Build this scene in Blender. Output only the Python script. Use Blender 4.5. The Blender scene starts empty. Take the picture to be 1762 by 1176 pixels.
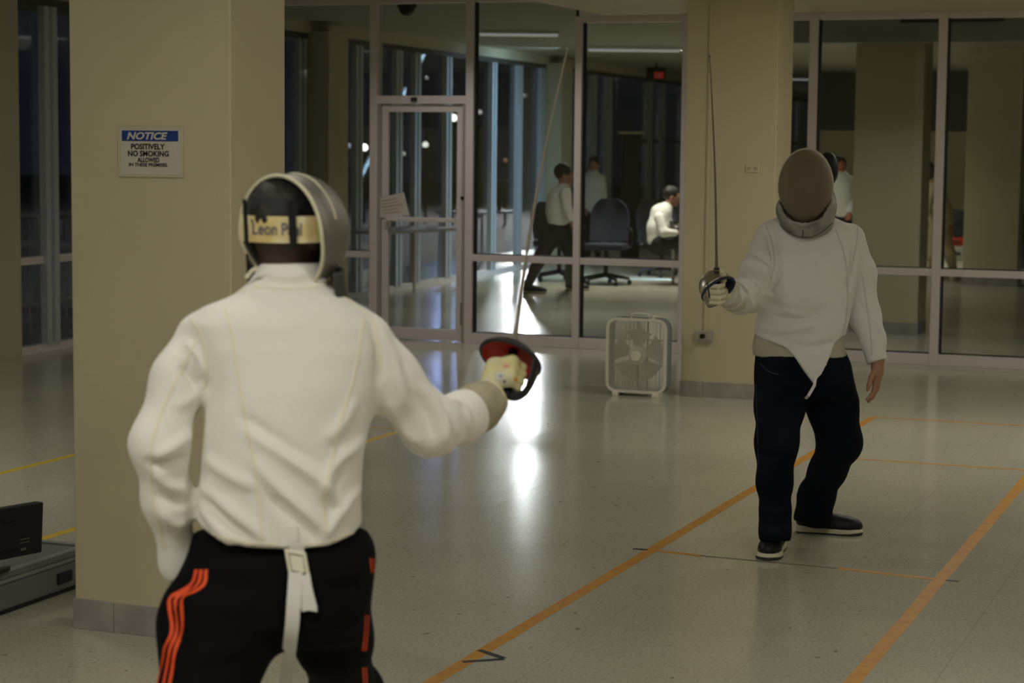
import bpy, bmesh, math, random
import numpy as np
from mathutils import Vector, Matrix
from mathutils.bvhtree import BVHTree
random.seed(4); np.random.seed(4)
SC = bpy.context.scene
COL = SC.collection
PI = math.pi
# ------------------------------------------------------------------ camera
FPX, CX, CY = 3500.0, 881.0, 588.0
YAW, PITCH, ROLL, CAMZ = math.radians(21.2), math.radians(5.55), 0.0100, 1.68
sy, cy_, sp, cp = math.sin(YAW), math.cos(YAW), math.sin(PITCH), math.cos(PITCH)
Fv = np.array([-sy*cp, cy_*cp, -sp]); R0 = np.array([cy_, sy, 0.0]); U0 = np.cross(R0, Fv)
Rv = R0*math.cos(ROLL)+U0*math.sin(ROLL); Uv = -R0*math.sin(ROLL)+U0*math.cos(ROLL)
CAM = np.array([0.0, 0.0, CAMZ])
Rh = np.array([cy_, sy, 0.0]); Fh = np.array([-sy, cy_, 0.0]); Zh = np.array([0, 0, 1.0])
cd = bpy.data.cameras.new('camera'); co = bpy.data.objects.new('camera', cd); COL.objects.link(co)
co.matrix_world = Matrix(((Rv[0], Uv[0], -Fv[0], 0), (Rv[1], Uv[1], -Fv[1], 0), (Rv[2], Uv[2], -Fv[2], CAMZ), (0, 0, 0, 1)))
cd.sensor_width = 36; cd.lens = FPX/1762*36; cd.clip_start = 0.05; cd.clip_end = 300
cd.dof.use_dof = True; cd.dof.focus_distance = 8.2; cd.dof.aperture_fstop = 4.5
SC.camera = co
# ------------------------------------------------------------------ world, lights, exposure
w = bpy.data.worlds.new('night'); SC.world = w; w.use_nodes = True
w.node_tree.nodes['Background'].inputs[0].default_value = (0.012, 0.014, 0.022, 1)
w.node_tree.nodes['Background'].inputs[1].default_value = 0.6
SC.view_settings.view_transform = 'Standard'; SC.view_settings.look = 'None'
SC.view_settings.gamma = 1; SC.view_settings.use_curve_mapping = False
SC.view_settings.exposure = 0.0
def area(name, loc, size, power, col, target=None, spread=180):
    l = bpy.data.lights.new(name, 'AREA'); l.shape = 'RECTANGLE'; l.size, l.size_y = size; l.energy = power; l.color = col
    l.spread = math.radians(spread)
    o = bpy.data.objects.new(name, l); COL.objects.link(o); o.location = loc
    if target is not None:
        o.rotation_euler = (Vector(target)-Vector(loc)).to_track_quat('-Z', 'Y').to_euler()
    return o
WARM = (1.0, 0.95, 0.85)  # area lights at ceiling height, all out of view, no fixtures modelled
area('unseen_ceiling_light', (-1.9, 2.1, 2.84), (1.0, 0.4), 29, WARM)
area('unseen_ceiling_light', (-1.5, 0.2, 2.84), (1.2, 0.6), 18, WARM)
area('unseen_ceiling_light', (-4.0, 1.2, 2.84), (1.2, 0.4), 25, WARM)
area('unseen_ceiling_light', (-2.7, 4.3, 2.84), (1.2, 0.3), 10, WARM)
area('unseen_ceiling_light', (-0.5, 5.6, 2.84), (1.0, 0.3), 14, WARM)  # added over the far fencer to bring out the jacket folds
area('unseen_ceiling_light', (0.4, 3.0, 2.84), (1.0, 0.4), 28, WARM)  # added to brighten the far fencer's front
area('unseen_ceiling_light', (0.9, 9.6, 2.70), (0.6, 1.2), 15, WARM)
area('unseen_ceiling_light', (0.9, 13.4, 2.70), (0.6, 1.2), 24, WARM)
area('unseen_ceiling_light', (-5.2, 11.3, 2.84), (1.2, 0.6), 30, WARM)
area('unseen_ceiling_light', (-3.2, 16.7, 2.84), (1.2, 0.3), 11, WARM, None, 125)  # added behind the partition to light the first pillar there
area('unseen_ceiling_light', (-5.6, 14.9, 2.84), (3.0, 0.2), 17, (1.0, .92, .88), None, 125)  # added to brighten the partition frames; spread narrowed against glare
area('unseen_ceiling_light', (-6.4, 18.8, 2.84), (1.2, 0.6), 24, WARM, None, 125)  # added to brighten the walking person
area('unseen_ceiling_light', (-6.6, 7.5, 2.84), (1.2, 0.3), 30, WARM)
area('unseen_ceiling_light', (-1.4, 11.6, 2.70), (1.2, 0.6), 34, WARM)
area('unseen_ceiling_light', (-7.4, 23.0, 2.84), (1.2, 1.2), 55, (1.0, 0.93, 0.78), None, 125)  # unseen light put over the far room to light its people
area('unseen_ceiling_light', (-5.6, 29.0, 2.84), (1.2, 1.2), 50, (1.0, 0.93, 0.78), None, 125)  # second unseen light for the far room, spread narrowed against floor glare
area('unseen_ceiling_light', (-6.0, 24.4, 2.84), (1.2, 0.6), 30, (1.0, 0.93, 0.78), None, 125)  # added to light the standing people beyond the glass
area('facade_blue_fill', (-8.75, 24.5, 2.62), (0.12, 20.0), 210, (0.52, 0.78, 1.0), (-9.9, 24.5, 2.0), 150)  # added blue strip light that tints the fins from above, no real fixture
# ------------------------------------------------------------------ pixel <-> place
def ray(x, y): return Fv+(x-CX)/FPX*Rv-(y-CY)/FPX*Uv
def P(x, y, d): return CAM+ray(x, y)*d
def fl(x, y, z=0.0):
    v = ray(x, y); return CAM+v*((z-CAMZ)/v[2])
def onY(x, y, Y):
    v = ray(x, y); return CAM+v*(Y/v[1])
def onX(x, y, X):
    v = ray(x, y); return CAM+v*(X/v[0])
# ------------------------------------------------------------------ materials
MATS = {}
def mat(name, col, rough=0.6, metal=0.0, noise=0.0, nscale=8.0, bump=0.0, bscale=60.0, spec=0.5, alpha=1.0, emit=None, es=0.0, col2=None, sheen=0.0):
    if name in MATS: return MATS[name]
    m = bpy.data.materials.new(name); m.use_nodes = True; nt = m.node_tree; b = nt.nodes['Principled BSDF']
    b.inputs['Base Color'].default_value = (*col, 1); b.inputs['Roughness'].default_value = rough
    b.inputs['Metallic'].default_value = metal; b.inputs['Specular IOR Level'].default_value = spec
    b.inputs['Alpha'].default_value = alpha; b.inputs['Sheen Weight'].default_value = sheen
    tc = nt.nodes.new('ShaderNodeTexCoord')
    if noise > 0:
        n = nt.nodes.new('ShaderNodeTexNoise'); n.inputs['Scale'].default_value = nscale; n.inputs['Detail'].default_value = 5
        nt.links.new(tc.outputs['Object'], n.inputs['Vector'])
        mx = nt.nodes.new('ShaderNodeMix'); mx.data_type = 'RGBA'
        c2 = col2 or tuple(c*(1-noise) for c in col)
        mx.inputs[6].default_value = (*c2, 1); mx.inputs[7].default_value = (*col, 1)
        r = nt.nodes.new('ShaderNodeValToRGB'); r.color_ramp.elements[0].position = .35; r.color_ramp.elements[1].position = .65
        nt.links.new(n.outputs['Fac'], r.inputs[0]); nt.links.new(r.outputs[0], mx.inputs[0]); nt.links.new(mx.outputs[2], b.inputs['Base Color'])
    if bump > 0:
        n = nt.nodes.new('ShaderNodeTexNoise'); n.inputs['Scale'].default_value = bscale; n.inputs['Detail'].default_value = 4
        nt.links.new(tc.outputs['Object'], n.inputs['Vector'])
        bp = nt.nodes.new('ShaderNodeBump'); bp.inputs['Strength'].default_value = bump; bp.inputs['Distance'].default_value = .01
        nt.links.new(n.outputs['Fac'], bp.inputs['Height']); nt.links.new(bp.outputs[0], b.inputs['Normal'])
    if emit:
        b.inputs['Emission Color'].default_value = (*emit, 1); b.inputs['Emission Strength'].default_value = es
    MATS[name] = m; return m
def glass_mat(name, tint=(.86, .88, .88), ior=1.5):
    m = bpy.data.materials.new(name); m.use_nodes = True; nt = m.node_tree; nt.nodes.clear()
    o = nt.nodes.new('ShaderNodeOutputMaterial'); t = nt.nodes.new('ShaderNodeBsdfTransparent'); g = nt.nodes.new('ShaderNodeBsdfGlossy')
    fr = nt.nodes.new('ShaderNodeFresnel'); ge = nt.nodes.new('ShaderNodeNewGeometry'); ma = nt.nodes.new('ShaderNodeMath'); ma.operation = 'MULTIPLY_ADD'
    ma.inputs[1].default_value = 1/ior-ior; ma.inputs[2].default_value = ior; nt.links.new(ge.outputs['Backfacing'], ma.inputs[0]); nt.links.new(ma.outputs[0], fr.inputs[0]); mx = nt.nodes.new('ShaderNodeMixShader')
    t.inputs[0].default_value = (*tint, 1); g.inputs['Roughness'].default_value = 0.02
    nt.links.new(fr.outputs[0], mx.inputs[0]); nt.links.new(t.outputs[0], mx.inputs[1]); nt.links.new(g.outputs[0], mx.inputs[2]); nt.links.new(mx.outputs[0], o.inputs[0])
    return m
GLASS = glass_mat('partition_glass')
def floor_mat():
    m = bpy.data.materials.new('vinyl_floor'); m.use_nodes = True; nt = m.node_tree; b = nt.nodes['Principled BSDF']
    g = nt.nodes.new('ShaderNodeNewGeometry')
    n1 = nt.nodes.new('ShaderNodeTexNoise'); n1.inputs['Scale'].default_value = 0.8; n1.inputs['Detail'].default_value = 6
    n2 = nt.nodes.new('ShaderNodeTexNoise'); n2.inputs['Scale'].default_value = 90; n2.inputs['Detail'].default_value = 3
    n3 = nt.nodes.new('ShaderNodeTexNoise'); n3.inputs['Scale'].default_value = 22; n3.inputs['Detail'].default_value = 2
    for n in (n1, n2, n3): nt.links.new(g.outputs['Position'], n.inputs['Vector'])
    r1 = nt.nodes.new('ShaderNodeValToRGB'); r1.color_ramp.elements[0].position = .3; r1.color_ramp.elements[1].position = .7
    r1.color_ramp.elements[0].color = (.46, .45, .355, 1); r1.color_ramp.elements[1].color = (.55, .53, .425, 1)
    r2 = nt.nodes.new('ShaderNodeValToRGB'); r2.color_ramp.elements[0].position = .33; r2.color_ramp.elements[1].position = .48
    r2.color_ramp.elements[0].color = (.70, .70, .68, 1); r2.color_ramp.elements[1].color = (1, 1, 1, 1)
    r3 = nt.nodes.new('ShaderNodeValToRGB'); r3.color_ramp.elements[0].position = .24; r3.color_ramp.elements[1].position = .30
    r3.color_ramp.elements[0].color = (.35, .33, .3, 1); r3.color_ramp.elements[1].color = (1, 1, 1, 1)
    nt.links.new(n1.outputs[0], r1.inputs[0]); nt.links.new(n2.outputs[0], r2.inputs[0]); nt.links.new(n3.outputs[0], r3.inputs[0])
    mx = nt.nodes.new('ShaderNodeMix'); mx.data_type = 'RGBA'; mx.blend_type = 'MULTIPLY'; mx.inputs[0].default_value = 1
    mx2 = nt.nodes.new('ShaderNodeMix'); mx2.data_type = 'RGBA'; mx2.blend_type = 'MULTIPLY'; mx2.inputs[0].default_value = 1
    nt.links.new(r1.outputs[0], mx.inputs[6]); nt.links.new(r2.outputs[0], mx.inputs[7])
    nt.links.new(mx.outputs[2], mx2.inputs[6]); nt.links.new(r3.outputs[0], mx2.inputs[7]); nt.links.new(mx2.outputs[2], b.inputs['Base Color'])
    b.inputs['Roughness'].default_value = .17; b.inputs['Specular IOR Level'].default_value = .5
    bp = nt.nodes.new('ShaderNodeBump'); bp.inputs['Strength'].default_value = .16; bp.inputs['Distance'].default_value = .004
    mp = nt.nodes.new('ShaderNodeMapping'); mp.inputs['Scale'].default_value = (.25, 1.0, 1); mp.inputs['Rotation'].default_value = (0, 0, -YAW)
    n4 = nt.nodes.new('ShaderNodeTexNoise'); n4.inputs['Scale'].default_value = 14; n4.inputs['Detail'].default_value = 4
    nt.links.new(g.outputs['Position'], mp.inputs[0]); nt.links.new(mp.outputs[0], n4.inputs['Vector'])
    nt.links.new(n4.outputs[0], bp.inputs['Height']); nt.links.new(bp.outputs[0], b.inputs['Normal'])
    return m
FLOORM = floor_mat()
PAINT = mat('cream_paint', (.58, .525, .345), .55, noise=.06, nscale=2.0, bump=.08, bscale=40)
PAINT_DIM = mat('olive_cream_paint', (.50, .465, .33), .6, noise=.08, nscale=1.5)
BASEB = mat('grey_vinyl_skirting', (.40, .37, .345), .5, noise=.25, nscale=9)
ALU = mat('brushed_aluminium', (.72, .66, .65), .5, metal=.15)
GASKET = mat('black_gasket', (.02, .02, .02), .6)
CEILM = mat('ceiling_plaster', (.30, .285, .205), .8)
FIN = mat('fin_metal', (.55, .60, .64), .4, metal=.4)
WHITEL = mat('white_cotton_warm', (.82, .80, .735), .85, noise=.07, nscale=3.0, bump=.15, bscale=120, sheen=.2)
WHITER = mat('white_cotton_cool', (.80, .79, .79), .85, noise=.05, nscale=4.0, bump=.12, bscale=120, sheen=.2)
PIPING = mat('cream_seam', (.80, .755, .60), .8)
SEAMR = mat('grey_seam', (.60, .59, .57), .8)
BLACKC = mat('black_track_fabric', (.0035, .0035, .004), .85, bump=.1, spec=.1)
ORANGE = mat('orange_red_stripe', (.78, .075, .012), .7)
DENIM = mat('navy_denim', (.004, .0055, .011), .9, noise=.4, nscale=5, col2=(.007, .010, .018), spec=.08)
SKIN = mat('skin', (.40, .21, .13), .55)
SKIND = mat('dark_skin', (.045, .022, .015), .55)
HAIR = mat('black_hair', (.010, .008, .007), .6)
HAIRB = mat('brown_hair', (.05, .028, .018), .6)
BLACK = mat('black_plastic', (.009, .009, .010), .5, spec=.3)
RUBBER = mat('black_rubber', (.015, .015, .018), .6)
NAVY = mat('navy_padding', (.018, .026, .05), .6)
STEEL = mat('worn_steel', (.62, .58, .52), .33, metal=.95, noise=.45, nscale=25)
BLADE = mat('dull_blade_steel', (.22, .19, .15), .4, metal=.8)
BLADEL = mat('yellowish_blade_steel', (.17, .15, .105), .6, metal=.2)
RED = mat('red_guard_padding', (.50, .022, .012), .5)
CREAM = mat('cream_leather', (.72, .68, .48), .7, noise=.15, nscale=30)
SOLE = mat('off_white_sole', (.66, .62, .46), .6)
ELAST = mat('yellowed_elastic', (.78, .71, .47), .85, noise=.35, nscale=22, col2=(.62, .48, .18))
TAPE = mat('orange_floor_tape', (.56, .29, .03), .5, noise=.25, nscale=14, col2=(.50, .21, .03))
TAPEY = mat('yellow_floor_tape', (.62, .43, .04), .5, noise=.15, nscale=6)
TAPEB = mat('black_floor_tape', (.02, .025, .035), .5)
SIGNW = mat('sign_white', (.58, .55, .46), .4)
SIGNB = mat('sign_blue', (.012, .045, .22), .4)
INK = mat('black_ink', (.008, .008, .008), .5)
FANW = mat('ivory_fan_plastic', (.76, .73, .63), .45)
FANG = mat('sea_grey_fan_side', (.22, .25, .25), .5)
PAPER = mat('paper', (.62, .56, .50), .8)
# ------------------------------------------------------------------ object helpers
def tag(o, label=None, cat=None, group=None, kind=None):
    if label: o['label'] = label
    if cat: o['category'] = cat
    if group: o['group'] = group
    if kind: o['kind'] = kind
    return o
def empty(name, loc, label=None, cat=None, group=None, kind=None):
    o = bpy.data.objects.new(name, None); COL.objects.link(o); o.location = tuple(float(v) for v in loc); o.empty_display_size = .1
    return tag(o, label, cat, group, kind)
def wloc(o):
    v = np.zeros(3)
    while o is not None:
        v = v+np.array(o.location); o = o.parent
    return v
def link(name, verts, faces, m, parent=None, smooth=False, loc=None):
    """verts in world coordinates"""
    me = bpy.data.meshes.new(name)
    v = np.asarray(verts, dtype=float)
    off = wloc(parent) if parent is not None else np.zeros(3)
    l = np.zeros(3) if loc is None else np.array(loc)-off
    me.from_pydata((v-off-l).tolist(), [], [tuple(int(i) for i in f) for f in faces])
    if smooth: me.polygons.foreach_set('use_smooth', [True]*len(me.polygons))
    me.materials.append(m); me.update()
    o = bpy.data.objects.new(name, me); COL.objects.link(o); o.location = tuple(l)
    if parent is not None: o.parent = parent
    return o
class MB:
    def __init__(s): s.v = []; s.f = []
    def add(s, v, f):
        n = len(s.v); s.v += [tuple(float(c) for c in p) for p in v]; s.f += [tuple(i+n for i in q) for q in f]; return s
    def box(s, a, b, bev=0.0):
        a, b2 = np.minimum(a, b)*1.0, np.maximum(a, b)*1.0
        x0, y0, z0 = a; x1, y1, z1 = b2; bev = min(bev, .4*min(x1-x0, y1-y0, z1-z0))
        if bev <= 0:
            v = [(x0, y0, z0), (x1, y0, z0), (x1, y1, z0), (x0, y1, z0), (x0, y0, z1), (x1, y0, z1), (x1, y1, z1), (x0, y1, z1)]
            return s.add(v, [(0, 3, 2, 1), (4, 5, 6, 7), (0, 1, 5, 4), (1, 2, 6, 5), (2, 3, 7, 6), (3, 0, 4, 7)])
        bm = bmesh.new(); bmesh.ops.create_cube(bm, size=1)
        for q in bm.verts: q.co = Vector((x0+(q.co.x+.5)*(x1-x0), y0+(q.co.y+.5)*(y1-y0), z0+(q.co.z+.5)*(z1-z0)))
        bmesh.ops.bevel(bm, geom=bm.edges[:], offset=bev, segments=2, affect='EDGES', profile=.6)
        bm.verts.ensure_lookup_table(); v = [tuple(q.co) for q in bm.verts]; f = [[q.index for q in p.verts] for p in bm.faces]; bm.free()
        return s.add(v, f)
    def obox(s, c, ax, ay, az, hx, hy, hz, bev=0.0):
        t = MB().box((-hx, -hy, -hz), (hx, hy, hz), bev)
        c, ax, ay, az = map(np.array, (c, ax, ay, az))
        return s.add([c+ax*p[0]+ay*p[1]+az*p[2] for p in t.v], t.f)
    def tube(s, pts, r, n=10, caps=True, flat=None):
        pts = [np.array(p, float) for p in pts]
        rs = r if hasattr(r, '__len__') else [r]*len(pts)
        base = len(s.v); vv = []
        up = None
        for i, p in enumerate(pts):
            t = pts[min(i+1, len(pts)-1)]-pts[max(i-1, 0)]; t = t/(np.linalg.norm(t)+1e-9)
            if up is None:
                a = np.array([0, 0, 1.0]) if abs(t[2]) < .9 else np.array([1.0, 0, 0])
            else: a = up
            u = a-t*np.dot(a, t); u /= np.linalg.norm(u)+1e-9; up = u; w_ = np.cross(t, u)
            for k in range(n):
                an = 2*PI*k/n; vv.append(p+rs[i]*(math.cos(an)*u+math.sin(an)*w_))
        ff = []
        for i in range(len(pts)-1):
            for k in range(n):
                a, b = i*n+k, i*n+(k+1) % n; ff.append((a, b, b+n, a+n))
        if caps: ff.append(tuple(range(n-1, -1, -1))); ff.append(tuple((len(pts)-1)*n+k for k in range(n)))
        return s.add(vv, ff)
    def cyl(s, a, b, r, n=16): return s.tube([a, b], r, n)
    def ball(s, c, r, n=12, m=8, sc=(1, 1, 1)):
        vv = []; ff = []
        for i in range(m+1):
            t = PI*i/m
            for k in range(n):
                a = 2*PI*k/n; vv.append((c[0]+r*sc[0]*math.sin(t)*math.cos(a), c[1]+r*sc[1]*math.sin(t)*math.sin(a), c[2]+r*sc[2]*math.cos(t)))
        for i in range(m):
            for k in range(n):
                a, b = i*n+k, i*n+(k+1) % n; ff.append((a, a+n, b+n, b))
        return s.add(vv, ff)
    def prism(s, poly, z0, z1):
        n = len(poly); v = [(p[0], p[1], z0) for p in poly]+[(p[0], p[1], z1) for p in poly]
        f = [tuple(range(n-1, -1, -1)), tuple(range(n, 2*n))]+[(i, (i+1) % n, n+(i+1) % n, n+i) for i in range(n)]
        return s.add(v, f)
    def ribbon(s, pts, nrm, w, th):
        pts = [np.array(p, float) for p in pts]; N = len(pts); vv = []
        ws = w if hasattr(w, '__len__') else [w]*N
        for i, p in enumerate(pts):
            t = pts[min(i+1, N-1)]-pts[max(i-1, 0)]; t /= np.linalg.norm(t)+1e-9
            n = np.array(nrm[i], float); b = np.cross(t, n); b /= np.linalg.norm(b)+1e-9; n = np.cross(b, t)
            for q in (-b*ws[i]/2, b*ws[i]/2, b*ws[i]/2+n*th, -b*ws[i]/2+n*th): vv.append(p+q)
        ff = []
        for i in range(N-1):
            for k in range(4):
                a, b = i*4+k, i*4+(k+1) % 4; ff.append((a, b, b+4, a+4))
        ff += [(3, 2, 1, 0), tuple((N-1)*4+k for k in range(4))]
        return s.add(vv, ff)
    def build(s, name, m, parent=None, smooth=False, loc=None):
        o = link(name, s.v, s.f, m, parent, smooth, loc)
        bm = bmesh.new(); bm.from_mesh(o.data); bmesh.ops.recalc_face_normals(bm, faces=bm.faces[:]); bm.to_mesh(o.data); bm.free()
        if smooth:
            try: o.data.set_sharp_from_angle(angle=math.radians(42))
            except Exception: pass
        return o
# ------------------------------------------------------------------ signed distance modelling of soft forms
def smin(a, b, k):
    h = np.maximum(k-np.abs(a-b), 0)/k; return np.minimum(a, b)-h*h*k*.25
def seg(p, a, b, ra, rb):
    a = np.array(a, np.float32); b = np.array(b, np.float32); ab = b-a
    h = np.clip(((p-a)@ab)/(ab@ab+1e-9), 0, 1); q = p-a-h[..., None]*ab
    return np.sqrt((q*q).sum(-1))-(ra+(rb-ra)*h)
def ell(p, c, r, M=None):
    q = p-np.array(c, np.float32)
    if M is not None: q = q@np.array(M, np.float32).T
    r = np.array(r, np.float32); k0 = np.sqrt(((q/r)**2).sum(-1)); k1 = np.sqrt(((q/(r*r))**2).sum(-1))+1e-9
    return k0*(k0-1)/k1
def chain(nodes, k=.03, cut0=None, cut1=None):
    """nodes: (point, radius)"""
    def f(p):
        d = None
        for (a, ra), (b, rb) in zip(nodes[:-1], nodes[1:]):
            s_ = seg(p, a, b, ra, rb); d = s_ if d is None else smin(d, s_, k)
        if cut1 is not None:
            n = np.array(nodes[-1][0])-np.array(nodes[-2][0]); n = (n/np.linalg.norm(n)).astype(np.float32)
            d = np.maximum(d, (p-np.array(nodes[-1][0], np.float32))@n-cut1)
        if cut0 is not None:
            n = np.array(nodes[0][0])-np.array(nodes[1][0]); n = (n/np.linalg.norm(n)).astype(np.float32)
            d = np.maximum(d, (p-np.array(nodes[0][0], np.float32))@n-cut0)
        return d
    return f
def pchain(rows, k=.03, **kw):
    """rows: (px x, px y, depth, half width in px)"""
    return chain([(P(x, y, d), hw*d/FPX) for x, y, d, hw in rows], k, **kw)
def loft(rows, pw=2.4, yawr=0.0):
    """rows: (px y, px xl, px xr, depth, half thickness m); stacked cross sections of an upright trunk"""
    zs = []; us = []; vs = []; aa = []; bb = []
    for y, xl, xr, d, th in rows:
        c = P((xl+xr)/2, y, d); zs.append(c[2]); us.append(c@Rh); vs.append(c@Fh); aa.append((xr-xl)/2*d/FPX); bb.append(th)
    o = np.argsort(zs); zs, us, vs, aa, bb = [np.array(q)[o] for q in (zs, us, vs, aa, bb)]
    def f(p):
        z = p[..., 2]; u = p@Rh.astype(np.float32)-np.interp(z, zs, us); v = p@Fh.astype(np.float32)-np.interp(z, zs, vs)
        if yawr:
            c, s_ = math.cos(yawr), math.sin(yawr); u, v = u*c+v*s_, -u*s_+v*c
        a = np.interp(z, zs, aa); b = np.interp(z, zs, bb)
        r = (np.abs(u/a)**pw+np.abs(v/b)**pw)**(1/pw)
        d = (r-1)*np.minimum(a, b)
        return np.maximum(d, np.maximum(z-zs[-1], zs[0]-z))
    return f
def union(fs, k=.03):
    def f(p):
        d = None
        for g in fs:
            e = g(p); d = e if d is None else smin(d, e, k)
        return d
    return f
def nets(f, lo, hi, res):
    lo = np.array(lo, float); hi = np.array(hi, float); n = np.ceil((hi-lo)/res).astype(int)+1
    g = np.stack(np.meshgrid(*[lo[i]+res*np.arange(n[i]) for i in range(3)], indexing='ij'), -1).astype(np.float32)
    V = np.empty(g.shape[:3], np.float32)
    for i in range(0, n[0], 24): V[i:i+24] = f(g[i:i+24])
    V[0] = V[-1] = 1; V[:, 0] = V[:, -1] = 1; V[:, :, 0] = V[:, :, -1] = 1
    S = V < 0; c = n-1
    acc = np.zeros((*c, 3)); cnt = np.zeros(tuple(c))
    sl = lambda o, ax: slice(o, o+c[ax])
    for ax in range(3):
        oth = [a for a in range(3) if a != ax]
        for i in (0, 1):
            for j in (0, 1):
                o0 = [0, 0, 0]; o0[oth[0]] = i; o0[oth[1]] = j; o1 = list(o0); o1[ax] = 1
                A = V[tuple(sl(o0[k], k) for k in range(3))]; B = V[tuple(sl(o1[k], k) for k in range(3))]
                m_ = (A < 0) != (B < 0); t = np.where(m_, A/(A-B+1e-12), 0)
                pos = np.zeros((*c, 3)); pos[..., oth[0]] = i; pos[..., oth[1]] = j; pos[..., ax] = t
                acc += pos*m_[..., None]; cnt += m_
    act = cnt > 0; idx = -np.ones(tuple(c), int); idx[act] = np.arange(act.sum())
    ijk = np.argwhere(act); verts = lo+res*(ijk+acc[act]/cnt[act][:, None])
    faces = []
    for ax in range(3):
        a1, a2 = (ax+1) % 3, (ax+2) % 3
        s0 = [slice(1, -1)]*3; s0[ax] = slice(0, -1); s1 = [slice(1, -1)]*3; s1[ax] = slice(1, None)
        A = S[tuple(s0)]; B = S[tuple(s1)]; e = np.argwhere(A != B)
        if len(e) == 0: continue
        inside = A[tuple(e.T)]; e2 = e.copy(); e2[:, a1] += 1; e2[:, a2] += 1
        q = []
        for d1, d2 in ((0, 0), (-1, 0), (-1, -1), (0, -1)):
            t = e2.copy(); t[:, a1] += d1; t[:, a2] += d2; q.append(idx[tuple(t.T)])
        q = np.stack(q, 1); q[~inside] = q[~inside][:, ::-1]; faces.append(q)
    F_ = np.concatenate(faces); F_ = F_[(F_ >= 0).all(1)]
    return verts, F_
def vnormals(v, f):
    n = np.zeros_like(v); a = np.cross(v[f[:, 2]]-v[f[:, 0]], v[f[:, 3]]-v[f[:, 1]])
    for k in range(4): np.add.at(n, f[:, k], a)
    return n/(np.linalg.norm(n, axis=1)[:, None]+1e-12)
def relax(v, f, it=2, lam=.5):
    e = np.concatenate([f[:, [0, 1]], f[:, [1, 2]], f[:, [2, 3]], f[:, [3, 0]]])
    for _ in range(it):
        s_ = np.zeros_like(v); c = np.zeros(len(v)); np.add.at(s_, e[:, 0], v[e[:, 1]]); np.add.at(c, e[:, 0], 1)
        v = v+lam*(s_/np.maximum(c, 1)[:, None]-v)
    return v
def wrinkle(v, n, amp, sc=18.0, seed=0, stretch=(1, 1, .6)):
    rs = np.random.RandomState(seed); d = np.zeros(len(v)); q = v*np.array(stretch)
    for i in range(9):
        k = rs.normal(size=3); k = k/np.linalg.norm(k)*sc*(1+.35*i); wv = q@np.roll(k, 1)*.7
        d += np.sin(q@k+2.2*np.sin(wv+i)+i*1.7)/(1+.5*i)
    return v+n*(amp*d/2.2)[:, None]
def bvh(v, f): return BVHTree.FromPolygons([tuple(q) for q in v], [tuple(int(i) for i in q) for q in f])
def cast(tree, x, y):
    r = ray(x, y); h = tree.ray_cast(Vector(CAM), Vector(r/np.linalg.norm(r)))
    return (np.array(h[0]), np.array(h[1])) if h[0] is not None else None
def dens(pts, step=8):
    out = []
    for (x0, y0), (x1, y1) in zip(pts[:-1], pts[1:]):
        n = max(1, int(math.hypot(x1-x0, y1-y0)/step))
        out += [(x0+(x1-x0)*i/n, y0+(y1-y0)*i/n) for i in range(n)]
    return out+[pts[-1]]
def smoothpts(pts, it=2):
    pts = [np.array(p, float) for p in pts]
    for _ in range(it):
        q = [pts[0]]
        for a, b in zip(pts[:-1], pts[1:]): q += [a*.75+b*.25, a*.25+b*.75]
        pts = q+[pts[-1]]
    return [tuple(p) for p in pts]
def onsurf(tree, pts, step=8, sm=True):
    if sm: pts = smoothpts(pts)
    o = [cast(tree, x, y) for x, y in dens([tuple(p) for p in pts], step)]; o = [q for q in o if q is not None]
    return [q[0] for q in o], [q[1] for q in o]
def fold(v, n, tree, folds, gain=1.45):
    d = np.zeros(len(v))
    for pts, amp, wd in folds:
        L, _ = onsurf(tree, pts, 8)
        if len(L) < 2: continue
        L = np.array(L); best = np.full(len(v), 9.0); tt = np.zeros(len(v))
        for i in range(len(L)-1):
            a, b = L[i], L[i+1]; ab = b-a; h = np.clip((v-a)@ab/(ab@ab+1e-9), 0, 1); q = v-a-h[:, None]*ab; dd = np.sqrt((q*q).sum(1))
            m_ = dd < best; best[m_] = dd[m_]; tt[m_] = (i+h[m_])/(len(L)-1)
        d += amp*np.exp(-(best/(wd*1.25))**2)*np.sin(PI*np.clip(tt*.92+.04, 0, 1))**.6
    return v+n*d[:, None]*gain
def soft(name, f, lo, hi, res, m, parent, wr=0.0, wsc=18, seed=0, folds=None, it=2, extra=None):
    v, q = nets(f, lo, hi, res); v = relax(v, q, it); n = vnormals(v, q)
    if folds: v = fold(v, n, bvh(v, q), folds); v = relax(v, q, 2, .4); n = vnormals(v, q)
    if wr: v = wrinkle(v, n, wr, wsc, seed)
    fs = [tuple(int(i) for i in t) for t in q]; vv = v
    if extra:
        vv = list(map(tuple, v))
        for ev, ef in extra:
            k = len(vv); vv += list(map(tuple, ev)); fs += [tuple(int(i)+k for i in t) for t in ef]
    o = link(name, vv, fs, m, parent, True)
    return o, v, q
def pbx(x0, y0, x1, y1, d0, d1): return [P(x, y, d) for x in (x0, x1) for y in (y0, y1) for d in (d0, d1)]
def bnd(pts, pad):
    a = np.array(pts); return a.min(0)-pad, a.max(0)+pad
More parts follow.
